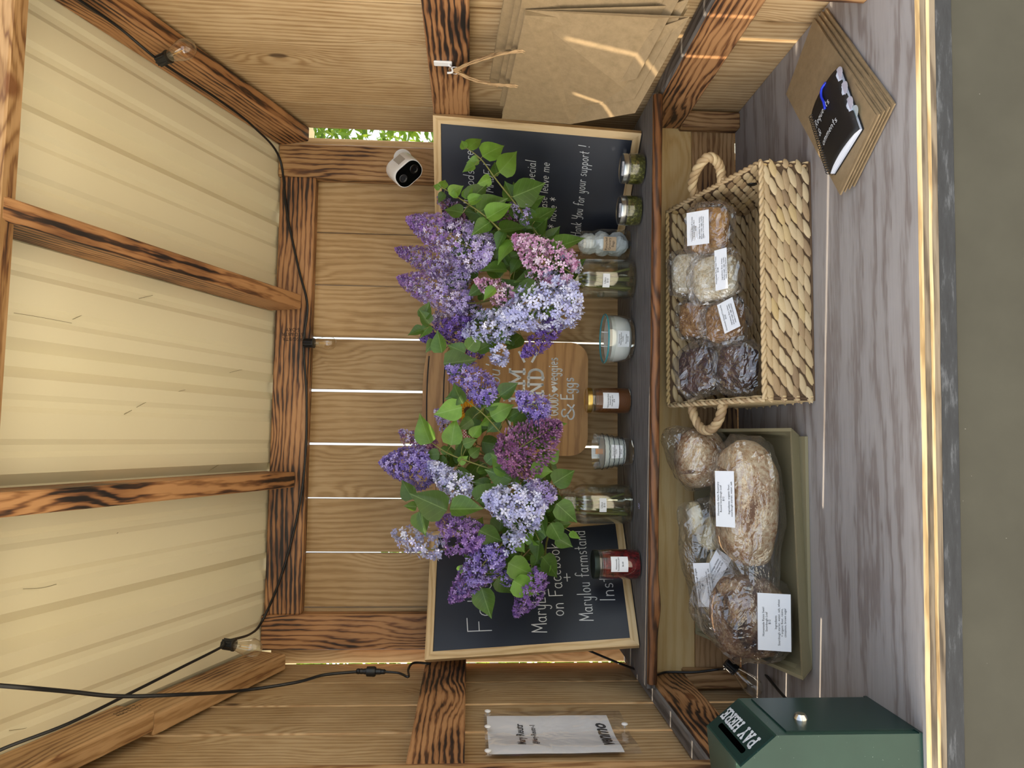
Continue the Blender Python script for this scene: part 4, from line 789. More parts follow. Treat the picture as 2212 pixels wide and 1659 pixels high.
# ================================================================ woven basket
STRAW = NT('water_hyacinth_straw'); _v = STRAW.obj((1, 8, 8)); oi = STRAW.n('ShaderNodeObjectInfo'); _n = STRAW.noise(_v, 3.0, 4, .65)
STRAW.bsdf(STRAW.mix(.75, STRAW.ramp(_n, [(.25, '#8d6d47'), (.5, '#c0a070'), (.75, '#d9bf90')]), STRAW.ramp(oi.outputs['Random'], [(0, '#765d47'), (.10, '#9d8160'), (.35, '#bca27a'), (.75, '#d2bd96'), (1, '#c4a871')])), .6, bump=_n, bs=.4, bd=.002); STRAW = STRAW.m
STRAWD = plain('basket_liner', '#5c4630', .85)
bx0, by0, BW, BD, hf, hb = .077, 1.303, .463, .318, .097, .192
bk = empty('woven_basket', (bx0, by0, ZC+.0005), 0, 'woven straw basket with rope handles and a sloping rim', 'basket')
def rimh(y): return hf+(hb-hf)*y/BD
T = .006
for nm, a, b in (('bottom', (0, 0, 0), (BW, BD, .004)), ('front_wall', (0, T*.5, .004), (BW, T, hf-.003)), ('back_wall', (0, BD-T, .004), (BW, BD-T*.5, hb-.003))): MB().box(a, b).obj(nm, STRAWD, bk)
for x in (T*.5, BW-T): MB().prism([(0, .004), (BD, .004), (BD, hb-.003), (0, hf-.003)], 0, T*.5, basis((x, 0, 0), AY, UP)).obj('side_wall', STRAWD, bk)
mb = MB(); K = 8; C = 6
for i in range(K+1):
    x = i/K; w = math.sin(PI*x)**.62
    for j in range(C): a = 2*PI*j/C; mb.v.append(Vector((x-.5, .5*w*math.cos(a), .5*w*math.sin(a))))
for i in range(K):
    for j in range(C): q = (j+1) % C; mb.f.append([i*C+j, i*C+q, i*C+C+q, i*C+C+j])
STRANDS = mb.mesh('strand', STRAW, True)
BR = random.Random(5); joined = MB()
def weave(org, ux, uz, L, hfun, nrm, as_parts, slant=.27, rowh=.0128, pitch=.035, zoff=.004):
    rows = int(max(hfun(0), hfun(L))/rowh)
    for r_ in range(rows):
        z = zoff+rowh*(r_+.5); k = 0; x = -pitch*.5*(r_ % 2)+.012
        while x < L:
            if 0.004 < x < L-.004 and z < hfun(x)-rowh*.35:
                ln = min(pitch*1.32*BR.uniform(.9, 1.08), 2.0*min(x, L-x)+.012)
                d = (ux*math.cos(slant)+uz*math.sin(slant)); s2 = Vector(nrm).cross(d)
                M = basis(Vector(org)+ux*x+uz*z+Vector(nrm)*.0015, d, s2) @ Matrix.Rotation(BR.uniform(-.12, .12), 4, 'Z') @ Matrix.Diagonal((ln, rowh*1.22*BR.uniform(.9, 1.1), .0068, 1))
                if as_parts: link('strand', STRANDS, bk, M=M)
                else: joined.add([v.co.copy() for v in STRANDS.vertices], [tuple(p.vertices) for p in STRANDS.polygons], M)
            x += pitch*BR.uniform(.94, 1.06)
weave((0, T*.5, 0), AX, UP, BW, lambda x: hf, (0, -1, 0), True)
weave((BW-T, 0, 0), AY, UP, BD, rimh, (-1, 0, 0), True, slant=-.27)
weave((0, BD-T, 0), AX, UP, BW, lambda x: hb, (0, -1, 0), False)
weave((T*.5, 0, 0), AY, UP, BD, rimh, (-1, 0, 0), False); weave((BW-T*.5, 0, 0), AY, UP, BD, rimh, (1, 0, 0), False)
weave((T, 0, 0), AY, UP, BD, rimh, (1, 0, 0), False)
weave((0, 0, .004), AX, AY, BW, lambda x: BD, (0, 0, 1), False, pitch=.04, rowh=.018)
o = joined.obj('woven_lining', STRAW, bk, True); o['kind'] = 'stuff'
def rope(path, r, strands=3, turns=6, n=7, k=8):
    sp = spline(path, k); N = len(sp); out = []; up = None
    for s_ in range(strands):
        pts = []; up = None
        for i, p in enumerate(sp):
            t = (sp[min(i+1, N-1)]-sp[max(i-1, 0)]).normalized()
            if up is None: up = t.orthogonal().normalized()
            up = (up-t*up.dot(t)).normalized(); w = t.cross(up); a = 2*PI*(turns*i/(N-1)+s_/strands); pts.append(p+(up*math.cos(a)+w*math.sin(a))*r*.55)
        out.append(pts)
    return out
rim = [(T*.3, T*.3, hf), (BW-T*.3, T*.3, hf), (BW-T*.3, BD-T*.3, hb), (T*.3, BD-T*.3, hb)]
for i in range(4):
    a, b = Vector(rim[i]), Vector(rim[(i+1) % 4]); n_ = max(2, int((b-a).length/.012))
    for s_, pts in enumerate(rope([a.lerp(b, q/n_) for q in range(n_+1)], .0045, 2, (b-a).length/.03, 6, 4)): MB().tube(pts, .0034, 6).obj('rim_strand', STRAW, bk, True)
B0 = Vector((bx0, by0, ZC))
def hpts(l): return [PX(x, y, X)-B0 for x, y, X in l]
for pts in (hpts([(1506, 430, .540), (1496, 402, .556), (1505, 368, .572), (1528, 340, .585), (1548, 348, .58), (1557, 368, .566), (1560, 392, .541)]), [PY(x, y, Y)-B0 for x, y, Y in ((1496, 864, 1.545), (1498, 893, 1.535), (1515, 925, 1.51), (1535, 928, 1.48), (1553, 908, 1.45), (1563, 872, 1.435))]):
    for q in rope(pts, .0085, 3, 4.5, 8, 10): MB().tube(q, .0062, 7).obj('handle_strand', STRAW, bk, True)
g0 = Vector((BW-T*1.5, .10, .075))
MB().lathe([(0, 0), (.009, 0), (.010, .002), (.006, .003), (0, .0025)], 20, basis(g0, (0, 1, 0), (0, 0, 1)) @ Matrix.Rotation(PI, 4, 'X')).obj('grommet', plain('dark_metal', '#3a3733', .4, .8), bk, True)
# ================================================================ wrapped bakes in the basket
def foodmat(name, stops, sc, rough=.8, b=.8, bd=.004):
    t = NT(name); v = t.obj(); n_ = t.noise(v, sc, 4, .65); t.bsdf(t.ramp(n_, stops), rough, bump=n_, bs=b, bd=bd); return t.m
COOKIE = foodmat('cookie_bar', [(.3, '#7a5428'), (.5, '#a5783f'), (.7, '#c49a5c')], 60); RICE = foodmat('puffed_rice', [(.3, '#b89f74'), (.48, '#ddd0b2'), (.65, '#ece5d2')], 140, b=1, bd=.006)
OAT = foodmat('oatmeal_cookie', [(.3, '#6b4520'), (.5, '#8f6432'), (.7, '#b38b55')], 110, b=1); BROWN = foodmat('brownie', [(.3, '#24100b'), (.55, '#3d1d14'), (.75, '#5a3426')], 50)
def lump(mb, c, s, seed, a=.09, f=2.4, sq=.15, M=None, n=20, k=14):
    def fn(p):
        q = Vector([math.copysign(abs(v)**sq, v) for v in p]); m_ = max(abs(q.x), abs(q.y), abs(q.z)); q = p.lerp(Vector([math.copysign(abs(v)**.42, v) for v in p]), 1-sq)
        return q*(1+a*noise.noise(p*f+Vector((seed, seed*2, 0))))
    return mb.ell(c, s, n, k, M, fn)
def film(s, seed, n=26, k=16, a=.16, tail=None):
    """crumpled clear wrap: faceted pillow, with an optional flared end"""
    mb = MB()
    def fn(p):
        q = p.lerp(Vector([math.copysign(abs(v)**.6, v) for v in p]), .6)
        w = 1+a*noise.noise(p*2.3+Vector((seed, 0, 0)))+a*.9*(.35-abs(noise.noise(p*3.1+Vector((0, seed, 2)))))+a*.35*noise.noise(p*8+Vector((0, seed, 0)))
        if tail:
            d = max(0, p.dot(Vector(tail))-.72)/.28; q = q+Vector(tail)*d*.55; w *= 1-.0*d
        return q*w
    return mb.ell((0, 0, 0), s, n, k, None, fn)
def packet(name, c, rz, tilt, s, mat, label, text, group='wrapped bakes in the basket', lab=(.05, .035), lofs=(0, 0), lrot=0, seed=1, prod=None, tsz=.0046, cat='baked goods', lz=None):
    M = Matrix.Translation(c) @ Matrix.Rotation(rz, 4, 'Z') @ Matrix.Rotation(tilt, 4, 'X')
    s = tuple(v*1.22 for v in s); lab = (lab[0]*1.1, lab[1]*1.1)
    e = empty(name, M=M, label=label, cat=cat, group=group)
    for i, (pc, ps) in enumerate(prod or [((0, 0, 0), s)]): lump(MB(), pc, ps, seed+i*3.3).obj({'cookie_bar_packet': 'cookie_bar', 'rice_treat_packet': 'rice_treat', 'oatmeal_cookie_packet': 'cookie', 'brownie_packet': 'brownie'}.get(name, 'bread'), mat, e, True)
    film((s[0]*1.26, s[1]*1.26, s[2]*1.4+.002), seed*1.7, 34, 20, .2).obj('wrapper', FILM, e)['label'] = 'crumpled clear wrapper'
    if text:
        L = Matrix.Translation((lofs[0], lofs[1], lz if lz is not None else s[2]*1.36+.005)) @ Matrix.Rotation(lrot, 4, 'Z')
        lb = MB().box((-lab[0]/2, -lab[1]/2, -.0004), (lab[0]/2, lab[1]/2, 0)).obj('label_card', PAPER, e, M=L)
        printed(lb, text, tsz, Matrix.Translation((0, 0, .0005)))
    return e
ing = 'Ingredients: flour, butter,\nbrown sugar, eggs, vanilla,\nmade in a home kitchen'
TL = R(38)
packet('cookie_bar_packet', PY(1532, 498, 1.47), R(-14), TL, (.040, .036, .014), COOKIE, 'wrapped cookie butter bar at the right end of the basket', 'Homemade Biscoff Cookie\nButter Cookie Bars\n$3.00\n\n'+ing, lab=(.064, .050), lofs=(.004, .010), lrot=R(6), seed=1.3)
packet('rice_treat_packet', PY(1545, 600, 1.45), R(4), TL, (.038, .040, .016), RICE, 'wrapped puffed rice treat in front with a white label', 'Homemade Rice Krispie Treats\n$3.00\n\n'+ing, lab=(.078, .026), lofs=(.004, -.034), seed=2.1)
packet('rice_treat_packet', PY(1492, 590, 1.53), R(-6), TL, (.036, .036, .015), RICE, 'wrapped puffed rice treat lying behind the labelled one', None, seed=3.7)
packet('oatmeal_cookie_packet', PY(1566, 694, 1.45), R(12), TL, (.034, .034, .014), OAT, 'wrapped oatmeal cookie sandwich in the middle of the basket', 'Homemade Oatmeal Cream Pie\n$3.00\n\n'+ing, lab=(.062, .034), lofs=(-.002, -.026), lrot=R(10), seed=4.4)
packet('oatmeal_cookie_packet', PY(1500, 690, 1.54), R(-8), TL, (.032, .030, .012), OAT, 'wrapped oatmeal cookie half hidden at the back of the basket', None, seed=5.9)
packet('brownie_packet', PY(1594, 795, 1.44), R(-10), TL, (.038, .034, .016), BROWN, 'wrapped dark brownie in front at the left end of the basket', None, seed=6.1)
packet('brownie_packet', PY(1510, 800, 1.52), R(8), TL, (.040, .036, .016), BROWN, 'wrapped dark brownie at the back left of the basket', None, seed=7.7)
# ================================================================ tan bin of bread
TAN = plain('tan_painted_board', '#8c8263', .6)
bf = [PZ(1728, 945, ZC), PZ(1755, 1438, ZC)]; cX0, cX1 = -.425, .010; Yf, Ybk = 1.335, 1.635; fl = .016; th = .0065
bn = empty('bread_bin', (0, 0, ZC+.0005), 0, 'tan wooden bin with low front holding bread', 'bin')
h0, h1 = .026, .128
MB().box((cX0, Yf, 0), (cX1, Ybk, .006)).obj('bottom', TAN, bn)
def wallq(nm, a, b, c, d, n_):
    n_ = Vector(n_)*th; mb = MB(); v = [Vector(q) for q in (a, b, c, d)]; mb.add(v+[q+n_ for q in v], [(0, 1, 2, 3), (7, 6, 5, 4), (0, 4, 5, 1), (1, 5, 6, 2), (2, 6, 7, 3), (3, 7, 4, 0)]); mb.obj(nm, TAN, bn)
sk_ = .03   # the bin stands slightly askew
wallq('front_wall', (cX0, Yf, 0), (cX1, Yf+sk_, 0), (cX1+fl, Yf+sk_-fl, h0), (cX0-fl, Yf-fl, h0), (0, 1, 0))
wallq('side_wall', (cX0, Yf, 0), (cX0-fl, Yf-fl, h0), (cX0-fl, Ybk, h1), (cX0, Ybk, 0), (1, 0, 0))
wallq('side_wall', (cX1, Yf+sk_, 0), (cX1+fl, Yf+sk_-fl, h0), (cX1+fl, Ybk, h1), (cX1, Ybk, 0), (-1, 0, 0))
wallq('back_wall', (cX0, Ybk, 0), (cX1, Ybk, 0), (cX1+fl, Ybk, h1), (cX0-fl, Ybk, h1), (0, -1, 0))
CRUST = NT('floured_crust'); _v = CRUST.obj(); _a = CRUST.noise(_v, 14, 4, .6); _b = CRUST.noise(_v, 130, 3, .7)
CRUST.bsdf(CRUST.mix(CRUST.ramp(CRUST.math('ADD', CRUST.math('MULTIPLY', _a, .6), CRUST.math('MULTIPLY', _b, .55)), [(.5, 0.0), (.66, .85)]), CRUST.ramp(_a, [(.3, '#6b4426'), (.5, '#9a6c3d'), (.7, '#b98c55')]), '#d8c7a6'), .8, bump=_b, bs=.5, bd=.003); CRUST = CRUST.m
CRUSTD = NT('raisin_crust'); _v = CRUSTD.obj(); _a = CRUSTD.noise(_v, 17, 4, .6, .6); _b = CRUSTD.noise(_v, 120, 3, .7)
CRUSTD.bsdf(CRUSTD.mix(CRUSTD.ramp(CRUSTD.math('ADD', CRUSTD.math('MULTIPLY', _a, .6), CRUSTD.math('MULTIPLY', _b, .55)), [(.56, 0.0), (.72, .7)]), CRUSTD.ramp(_a, [(.35, '#34231a'), (.5, '#6d4a30'), (.7, '#9c7148')]), '#c9b797'), .8, bump=_b, bs=.5, bd=.003); CRUSTD = CRUSTD.m
MUFF = foodmat('muffin_dough', [(.3, '#c9b98f'), (.6, '#ddd0aa'), (.8, '#e6ddc0')], 40, b=.4)
ing2 = 'Ingredients: organic flour,\nsourdough starter, water, salt'
def loaf(name, c, rz, s, mat, label, seed, text, lab, lloc, lnrm, lup, tsz=.0056, tail=None, sc=0, bread='loaf'):
    e = empty(name, c, rz, label, 'bread', 'bagged bread in the tan bin')
    b = lump(MB(), (0, 0, 0), s, seed, .10, 1.6, .6, None, 36, 24).obj(bread, mat, e, True)
    for k in range(sc):
        x = -s[0]*.55+k*s[0]*1.1/max(1, sc-1); pts = [Vector((x+.01*q, s[1]*.75*q, s[2]*1.02*math.sqrt(max(.02, 1-(x/s[0])**2*.8-(.75*q)**2*.8)))) for q in (-1, -.5, 0, .5, 1)]
        MB().tube(spline(pts, 3), [.001]+[.0045]*11+[.001], 6).obj('score_mark', CRUSTD, b, True)
    film((s[0]*1.06+.003, s[1]*1.08+.003, s[2]*1.07+.003), seed*1.3, 48, 28, .09, tail).obj('plastic_bag', FILM, e)['label'] = 'clear plastic bag'
    if text:
        n_ = Vector(lnrm).normalized(); u = Vector(lup); u = (u-n_*u.dot(n_)).normalized(); x_ = u.cross(n_)
        lb = MB().box((-lab[0]/2, -lab[1]/2, -.0004), (lab[0]/2, lab[1]/2, 0)).obj('label_card', PAPER, e, M=basis(Vector(lloc), x_, u)); printed(lb, text, tsz, Matrix.Translation((0, 0, .0005)))
    return e
loaf('bread_loaf', PY(1612, 1086, 1.425), R(2), (.124, .066, .058), CRUST, 'long floured loaf in a clear bag at the front of the tan bin', 2.2, 'Homemade Garlic Rosemary\nRound Sourdough Loaf\n$12\n\n'+ing2, (.108, .040), (.010, -.055, .064), (0, -.68, .73), (0, .73, .68), tail=(-1, -.15, -.2), sc=3)
loaf('bread_loaf', PY(1618, 1330, 1.425), R(-6), (.080, .070, .070), CRUSTD, 'dark raisin swirl loaf in a clear bag nearest the pay box', 5.1, 'Homemade Raisin Swirl\nSourdough Loaf\n$12\n\nIngredients\nSourdough starter, water, salt, wheat\n+ organic flour, raisins,\ncinnamon, brown sugar', (.105, .060), (.020, -.090, -.012), (.12, -.97, .22), (0, .1, 1), sc=2, tail=(.2, .3, .9))
loaf('bread_loaf', PY(1512, 990, 1.565), R(20), (.062, .058, .052), CRUST, 'round loaf in a clear bag behind the long floured loaf', 8.4, None, None, None, None, None, tail=(.55, .2, .8), sc=2)
# english muffins
c0 = PY(1548, 1212, 1.555); e = empty('english_muffin_bag', c0, R(-4), 'clear bag of pale sourdough english muffins between the loaves', 'bread', 'bagged bread in the tan bin')
for i, (x, y, z) in enumerate(((-.082, -.01, -.030), (-.082, .0, .006), (-.015, -.022, -.030), (-.012, -.012, .008), (.055, -.01, -.026), (.060, .004, .012), (.092, .012, .046))):
    M = Matrix.Translation((x, y, z)) @ Matrix.Rotation(.35*((i % 3)-1)+.25, 4, 'X') @ Matrix.Rotation(.2*((i % 2)-.5), 4, 'Y')
    MB().lathe([(0, -.013), (.028, -.013), (.035, -.009), (.0365, 0), (.035, .009), (.028, .013), (0, .013)], 24, M).obj('muffin', MUFF, e, True)
MB().add(*(lambda m_: (m_.v, m_.f))(film((.135, .052, .058), 3.3, 44, 26, .10, (.4, .1, .9)))).obj('plastic_bag', FILM, e)['label'] = 'clear plastic bag'
for (lx, ly, lz, lr, t_) in ((-.034, -.066, .050, 8, 'Homemade Sourdough English\nMuffins\n$8\n\n'+ing2), (-.004, -.074, .030, -28, 'made in a cottage kitchen\nnot subject to inspection,\nmay contain wheat, milk')):
    n_ = Vector((.05, -.75, .65)).normalized(); M = basis((lx, ly, lz), (1, .07, 0), (0, .65, .75)) @ Matrix.Rotation(R(lr), 4, 'Z')
    lb = MB().box((-.045, -.018, -.0004), (.045, .018, 0)).obj('label_card', PAPER, e, M=M); printed(lb, t_, .0055, Matrix.Translation((0, 0, .0006)))
# ================================================================ green pay box
GREEN = NT('green_enamel'); _v = GREEN.obj((1, 1, 1), False); GREEN.bsdf(GREEN.mix(GREEN.math('GREATER_THAN', GREEN.noise(_v, 240, 2, .6), .74), GREEN.ramp(GREEN.noise(_v, 7, 4, .6), [(.3, '#1d3a33'), (.7, '#27463d')]), '#8fa398'), .32); GREEN = GREEN.m
GREEN_SHADE = plain('green_enamel_shaded', '#16302d', .28); SLOTB = plain('slot_black', '#020202', .95, Specular_IOR_Level=0.0)  # darker enamel: same paint as the body, door side's shade put into it
DX, Y0, Y1, zt0 = -.412, 1.008, 1.151, .212
q = PY(1527, 1568, Y1); rx_, rz_ = q.x, q.z-ZC; px_ = -.575
pb = empty('pay_box', (DX, Y0, ZC+.0006), 0, 'dark green metal pay box with lock and sloping slotted top', 'cash box')
prof_ = [(0, 0), (0, zt0), (rx_-DX, rz_), (px_-DX, rz_-.012), (px_-DX, 0)]
M = Matrix(((1, 0, 0, 0), (0, 0, 1, 0), (0, 1, 0, 0), (0, 0, 0, 1)))   # profile in XZ, depth along Y
MB().prism(prof_, 0, Y1-Y0, M).obj('body', GREEN, pb, False)
MB().box((-.001, .010, .006), (.0022, Y1-Y0-.007, zt0-.018)).obj('door', GREEN_SHADE, pb)
MB().box((0, -.0006, 0), (.0016, Y1-Y0+.0006, .005)).obj('bottom_lip', GREEN_SHADE, pb)
lk = MB().lathe([(0, .0085), (.007, .0085), (.0085, .0065), (.0105, .003), (.0105, 0)], 24, basis((.002, .050, zt0-.058), (0, 1, 0), (0, 0, 1))).obj('lock', CHROME, pb, True, 40); lk['label'] = 'round chrome lock'
sd = Vector((rx_-DX, 0, rz_-zt0)); SLn = sd.length; sd.normalize(); Ms = basis((0, 0, zt0), AY, sd)
Ms = Ms if Ms.col[2].x > 0 else basis((0, 0, zt0), AY, sd)
MB().box((.003, .004, 0), (Y1-Y0-.003, SLn-.003, .0012), Ms).obj('top_plate', GREEN_SHADE, pb)
sl2 = arc(.114, SLn*.74, .0045, .0045, -90, 90, 6)+arc(.024, SLn*.74, .0045, .0045, 90, 270, 6); MB().prism(sl2, 0, .0016, Ms).obj('slot', SLOTB, pb)['label'] = 'black money slot'
mb = MB(); slab(mb, 'PAY HERE', .016, SLn*.30, .021, Ms @ Matrix.Translation((0, 0, .0013)), .17, sx=.86); mb.obj('lettering', WHITEINK, pb)['label'] = 'white slab lettering reading pay here'
# ================================================================ folded kraft bags and notebook on the counter
A, Bq, Cq = PZ(1776, 28, ZC), PZ(1716, 200, ZC), PZ(1835, 415, ZC); xd = (Cq-Bq).normalized(); Lk, Wk = .345, .150
for k in range(4):
    off = Vector((-.005*k+.004, -.010*k+.006, 0)); M = basis(Vector((Bq.x, Bq.y, ZC+.0036+k*.0044))+Vector((.0045*(3-k)*.6-.004, -.0065*(3-k), 0)), xd, (A-Bq)) 
    e = empty('folded_paper_bag', M=M, label=('lowest', 'second from the bottom', 'third from the bottom', 'topmost')[k]+' brown folded paper bag in the pile under the notebook', cat='paper bag', group='folded paper bags on the counter')
    if Vector(M.col[2][:3]).z < 0: e.matrix_basis = M @ Matrix.Rotation(PI, 4, 'X')
    fy = 1 if Vector(M.col[2][:3]).z > 0 else -1
    mb = MB(); n_ = 16
    for i in range(n_+1):
        x = Lk*i/n_; wv = .0007*math.sin(i*.8+k)
        for yy, zz in ((0, -.0018), (Wk, -.0018), (Wk, .0018), (0, .0018)): mb.v.append(Vector((x, fy*yy, zz*(.75+.25*math.cos(i*.9+k))+wv*.4)))
    for i in range(n_):
        for j in range(4): q2 = (j+1) % 4; mb.f.append([i*4+j, i*4+q2, i*4+4+q2, i*4+4+j])
    mb.f += [[3, 2, 1, 0], [n_*4, n_*4+1, n_*4+2, n_*4+3]]; mb.obj('folded_sheet', KRAFT, e)
    MB().box((Lk*.70, fy*.004 if fy > 0 else -Wk+.004, .0019), (Lk*.985, fy*(Wk-.004) if fy > 0 else -.004, .0024)).obj('bottom_flap', KRAFT, e)
zb = ZC+.0036+3*.0044+.0022
P4, P3, P2 = PZ(1803, 382, zb), PZ(1878, 262, zb), PZ(1762, 250, zb); nb_x, nb_y = (P3-P4).normalized(), (P2-P4); NW, NH = .106, .150
M = basis(P4, nb_x, nb_y); nb = empty('notebook', M=M, label='black spiral notebook with index tabs and white handwriting on the cover', cat='notebook')
NBK = NT('black_cover'); _v = NBK.obj((1, 1, 1), False); NBK.bsdf(NBK.mix(NBK.math('GREATER_THAN', NBK.noise(_v, 300, 2), .72), '#131212', '#3a3836'), .55); NBK = NBK.m
def arch(x, z0, z1): return z0+(z1-z0)*math.sin(PI*min(1, max(0, x/NW)))**.6
MB().box((.004, 0, .0006), (NW, NH, .002)).obj('back_cover', NBK, nb)
mb = MB()
for i in range(13):
    x = .006+(NW-.008)*i/12
    for y in (.0012, NH-.0012): mb.v += [Vector((x, y, .0025)), Vector((x, y, arch(x, .007, .0155)))]
for i in range(12):
    b = i*4; mb.f += [[b, b+4, b+5, b+1], [b+3, b+7, b+6, b+2], [b+1, b+5, b+7, b+3], [b+2, b+6, b+4, b]]
mb.f += [[0, 1, 3, 2], [48, 50, 51, 49]]
PAGES = NT('page_edges'); _v = PAGES.obj((.15, .15, 12), False); PAGES.bsdf(PAGES.ramp(PAGES.noise(_v, 30, 2), [(.35, '#8f97ad'), (.5, '#c3c9d6'), (.65, '#d5dae4')]), .7)
mb.obj('pages', PAGES.m, nb)['label'] = 'fanned white pages'
mb = MB(); tabs = [.135, .098, .061]
for i in range(15):
    y = NH*i/14
    for j in range(11):
        x = .004+(NW-.004)*j/10; cut = 0
        if j == 10:
            for tb in tabs: cut = max(cut, .008*max(0, 1-((y-tb)/.013)**2))
        mb.v.append(Vector((x-cut, y, arch(x, .0075, .0165)+.0008)))
for i in range(14):
    for j in range(10): a = i*11+j; mb.f.append([a, a+1, a+12, a+11])
o = mb.obj('front_cover', NBK, nb, True); md = o.modifiers.new('s', 'SOLIDIFY'); md.thickness = .0009
TABS = glassy('clear_tab', (.80, .78, .92, 1), .1, veil=.35); TABT = glassy('teal_tab', (.62, .85, .82, 1), .1, veil=.4)
for k, tb in enumerate(tabs+[.04]):
    z = .0095 if k < 3 else .006
    poly = arc(NW-.004, tb, .014, .013, -90, 90, 8); MB().prism(poly, z, z+.0006).obj('index_tab', TABS if k < 3 else TABT, nb)
mb = MB()
for t_, y, x0, x1 in (('Requests', .104, .014, .072), ('&', .080, .016, .026), ('Comments', .054, .014, .076)):
    t0 = MB(); fit(t0, t_, x0, x1, y, .016, Matrix.Identity(4), .0012)
    mb.add([Vector((v.x, v.y, arch(v.x, .0075, .0165)+.0026)) for v in t0.v], t0.f)
mb.obj('lettering', CHALK, nb)
for k in range(24):
    y = .006+k*(NH-.012)/23; MB().tube([(.0045+.0062*math.cos(R(a)), y+a*.000012, .0085+.0075*math.sin(R(a))) for a in range(-150, 211, 30)], .0007, 5).obj('spiral_ring', BLACKPL, nb, True)
pn = [PZ(x, y, zb+z) for x, y, z in ((1783, 180, .016), (1775, 192, .0195), (1774, 208, .0205), (1779, 220, .0205), (1782, 235, .0205))]
pe = empty('blue_pen', pn[2], 0, 'bright blue bent pen clip lying on the notebook edge', 'pen'); MB().tube(spline([p-pn[2] for p in pn], 5), .0022, 8).obj('barrel', plain('blue_plastic', '#1c35c8', .3), pe, True)
MB().ell(tuple(pn[0]-pn[2]), (.0028, .0028, .0028)).obj('tip', plain('blue_plastic_tip', '#14279c', .3), pe, True)
# ================================================================ security camera on the right post
c = PY(872, 366, 1.775); f = Vector((-.58, -.68, -.46)).normalized(); a = Vector((.62, -.10, -.72)); a = (a-f*a.dot(f)).normalized(); b = f.cross(a)
M = basis(c, a, b)     # local X along the long side of the face, Z = x cross y
Zl = Vector(M.col[2][:3]); sg_ = 1 if Zl.dot(f) > 0 else -1
sc = empty('security_camera', M=M, label='white security camera with black glass face on the right post', cat='camera')
def rrect(w, h, r, n=6):
    o = []
    for cx, cy, a0 in ((w/2-r, h/2-r, 0), (-w/2+r, h/2-r, 90), (-w/2+r, -h/2+r, 180), (w/2-r, -h/2+r, 270)): o += arc(cx, cy, r, r, a0, a0+90, n)
    return o
mb = MB(); prev = None; W_, H_, D_ = .078, .056, .066
rings = [(.55, -.5), (.80, -.49), (.93, -.44), (1, -.34), (1, .40), (.985, .47), (.955, .5)]
pr = rrect(W_, H_, .024); n_ = len(pr)
for k, z in rings: mb.v += [Vector((x*k, y*k, sg_*z*D_)) for x, y in pr]
for i in range(len(rings)-1):
    for j in range(n_): q = (j+1) % n_; mb.f.append([i*n_+j, i*n_+q, i*n_+n_+q, i*n_+n_+j])
mb.f += [list(range(n_-1, -1, -1)), [(len(rings)-1)*n_+j for j in range(n_)]]
mb.obj('body', WHITEPL, sc, True, 40)
MB().prism([(x*.92, y*.90) for x, y in pr], min(sg_*.49*D_, sg_*.512*D_), max(sg_*.49*D_, sg_*.512*D_)).obj('face', BLACKG, sc)['label'] = 'black glass face'
LENS = plain('lens_grey', '#2a2b2e', .15)
fz = sg_*.513*D_
for x, r_ in ((-.018, .011), (.018, .012)): MB().lathe([(r_, 0), (r_, .0006*sg_), (r_*.75, .0012*sg_), (r_*.7, .0004*sg_), (r_*.35, .0004*sg_), (0, .0010*sg_)], 24, Matrix.Translation((x, 0, fz))).obj('lens', LENS if x < 0 else plain('dark_sensor', '#0d0d0f', .2), sc, True)
# rating label on the visible side
best = max((Vector((0, 1, 0)), Vector((0, -1, 0))), key=lambda v: (M.to_3x3() @ v).dot(Vector((.3, -.6, .6)))); 
Ml = basis(best*(H_/2+.0004)+Vector((.006, 0, 0)), (1, 0, 0), Vector((0, 0, 1)))
lb = MB().box((-.011, -.019, -.0003), (.011, .019, .0003)).obj('rating_label', plain('grey_label', '#a9a49c', .5), sc, M=Ml)
MB().ell((.004, 0, -sg_*.52*D_), (.014, .014, .010), 16, 10).obj('ball_joint', WHITEPL, sc, True)
mp_ = M.inverted() @ Vector((.742, 1.861, c.z+.012))
MB().tube(spline([Vector((.004, 0, -sg_*.5*D_)), (Vector((.004, 0, -sg_*.5*D_))+mp_)/2+Vector((.004, 0, 0)), mp_], 5), .008, 12).obj('mount_arm', WHITEPL, sc, True)
MB().lathe([(0, -.002), (.024, -.002), (.024, .002), (.018, .006), (0, .007)], 24, M.inverted() @ basis((.742, 1.860, c.z+.012), (1, 0, 0), (0, 0, 1))).obj('mount_base', WHITEPL, sc, True, 40)
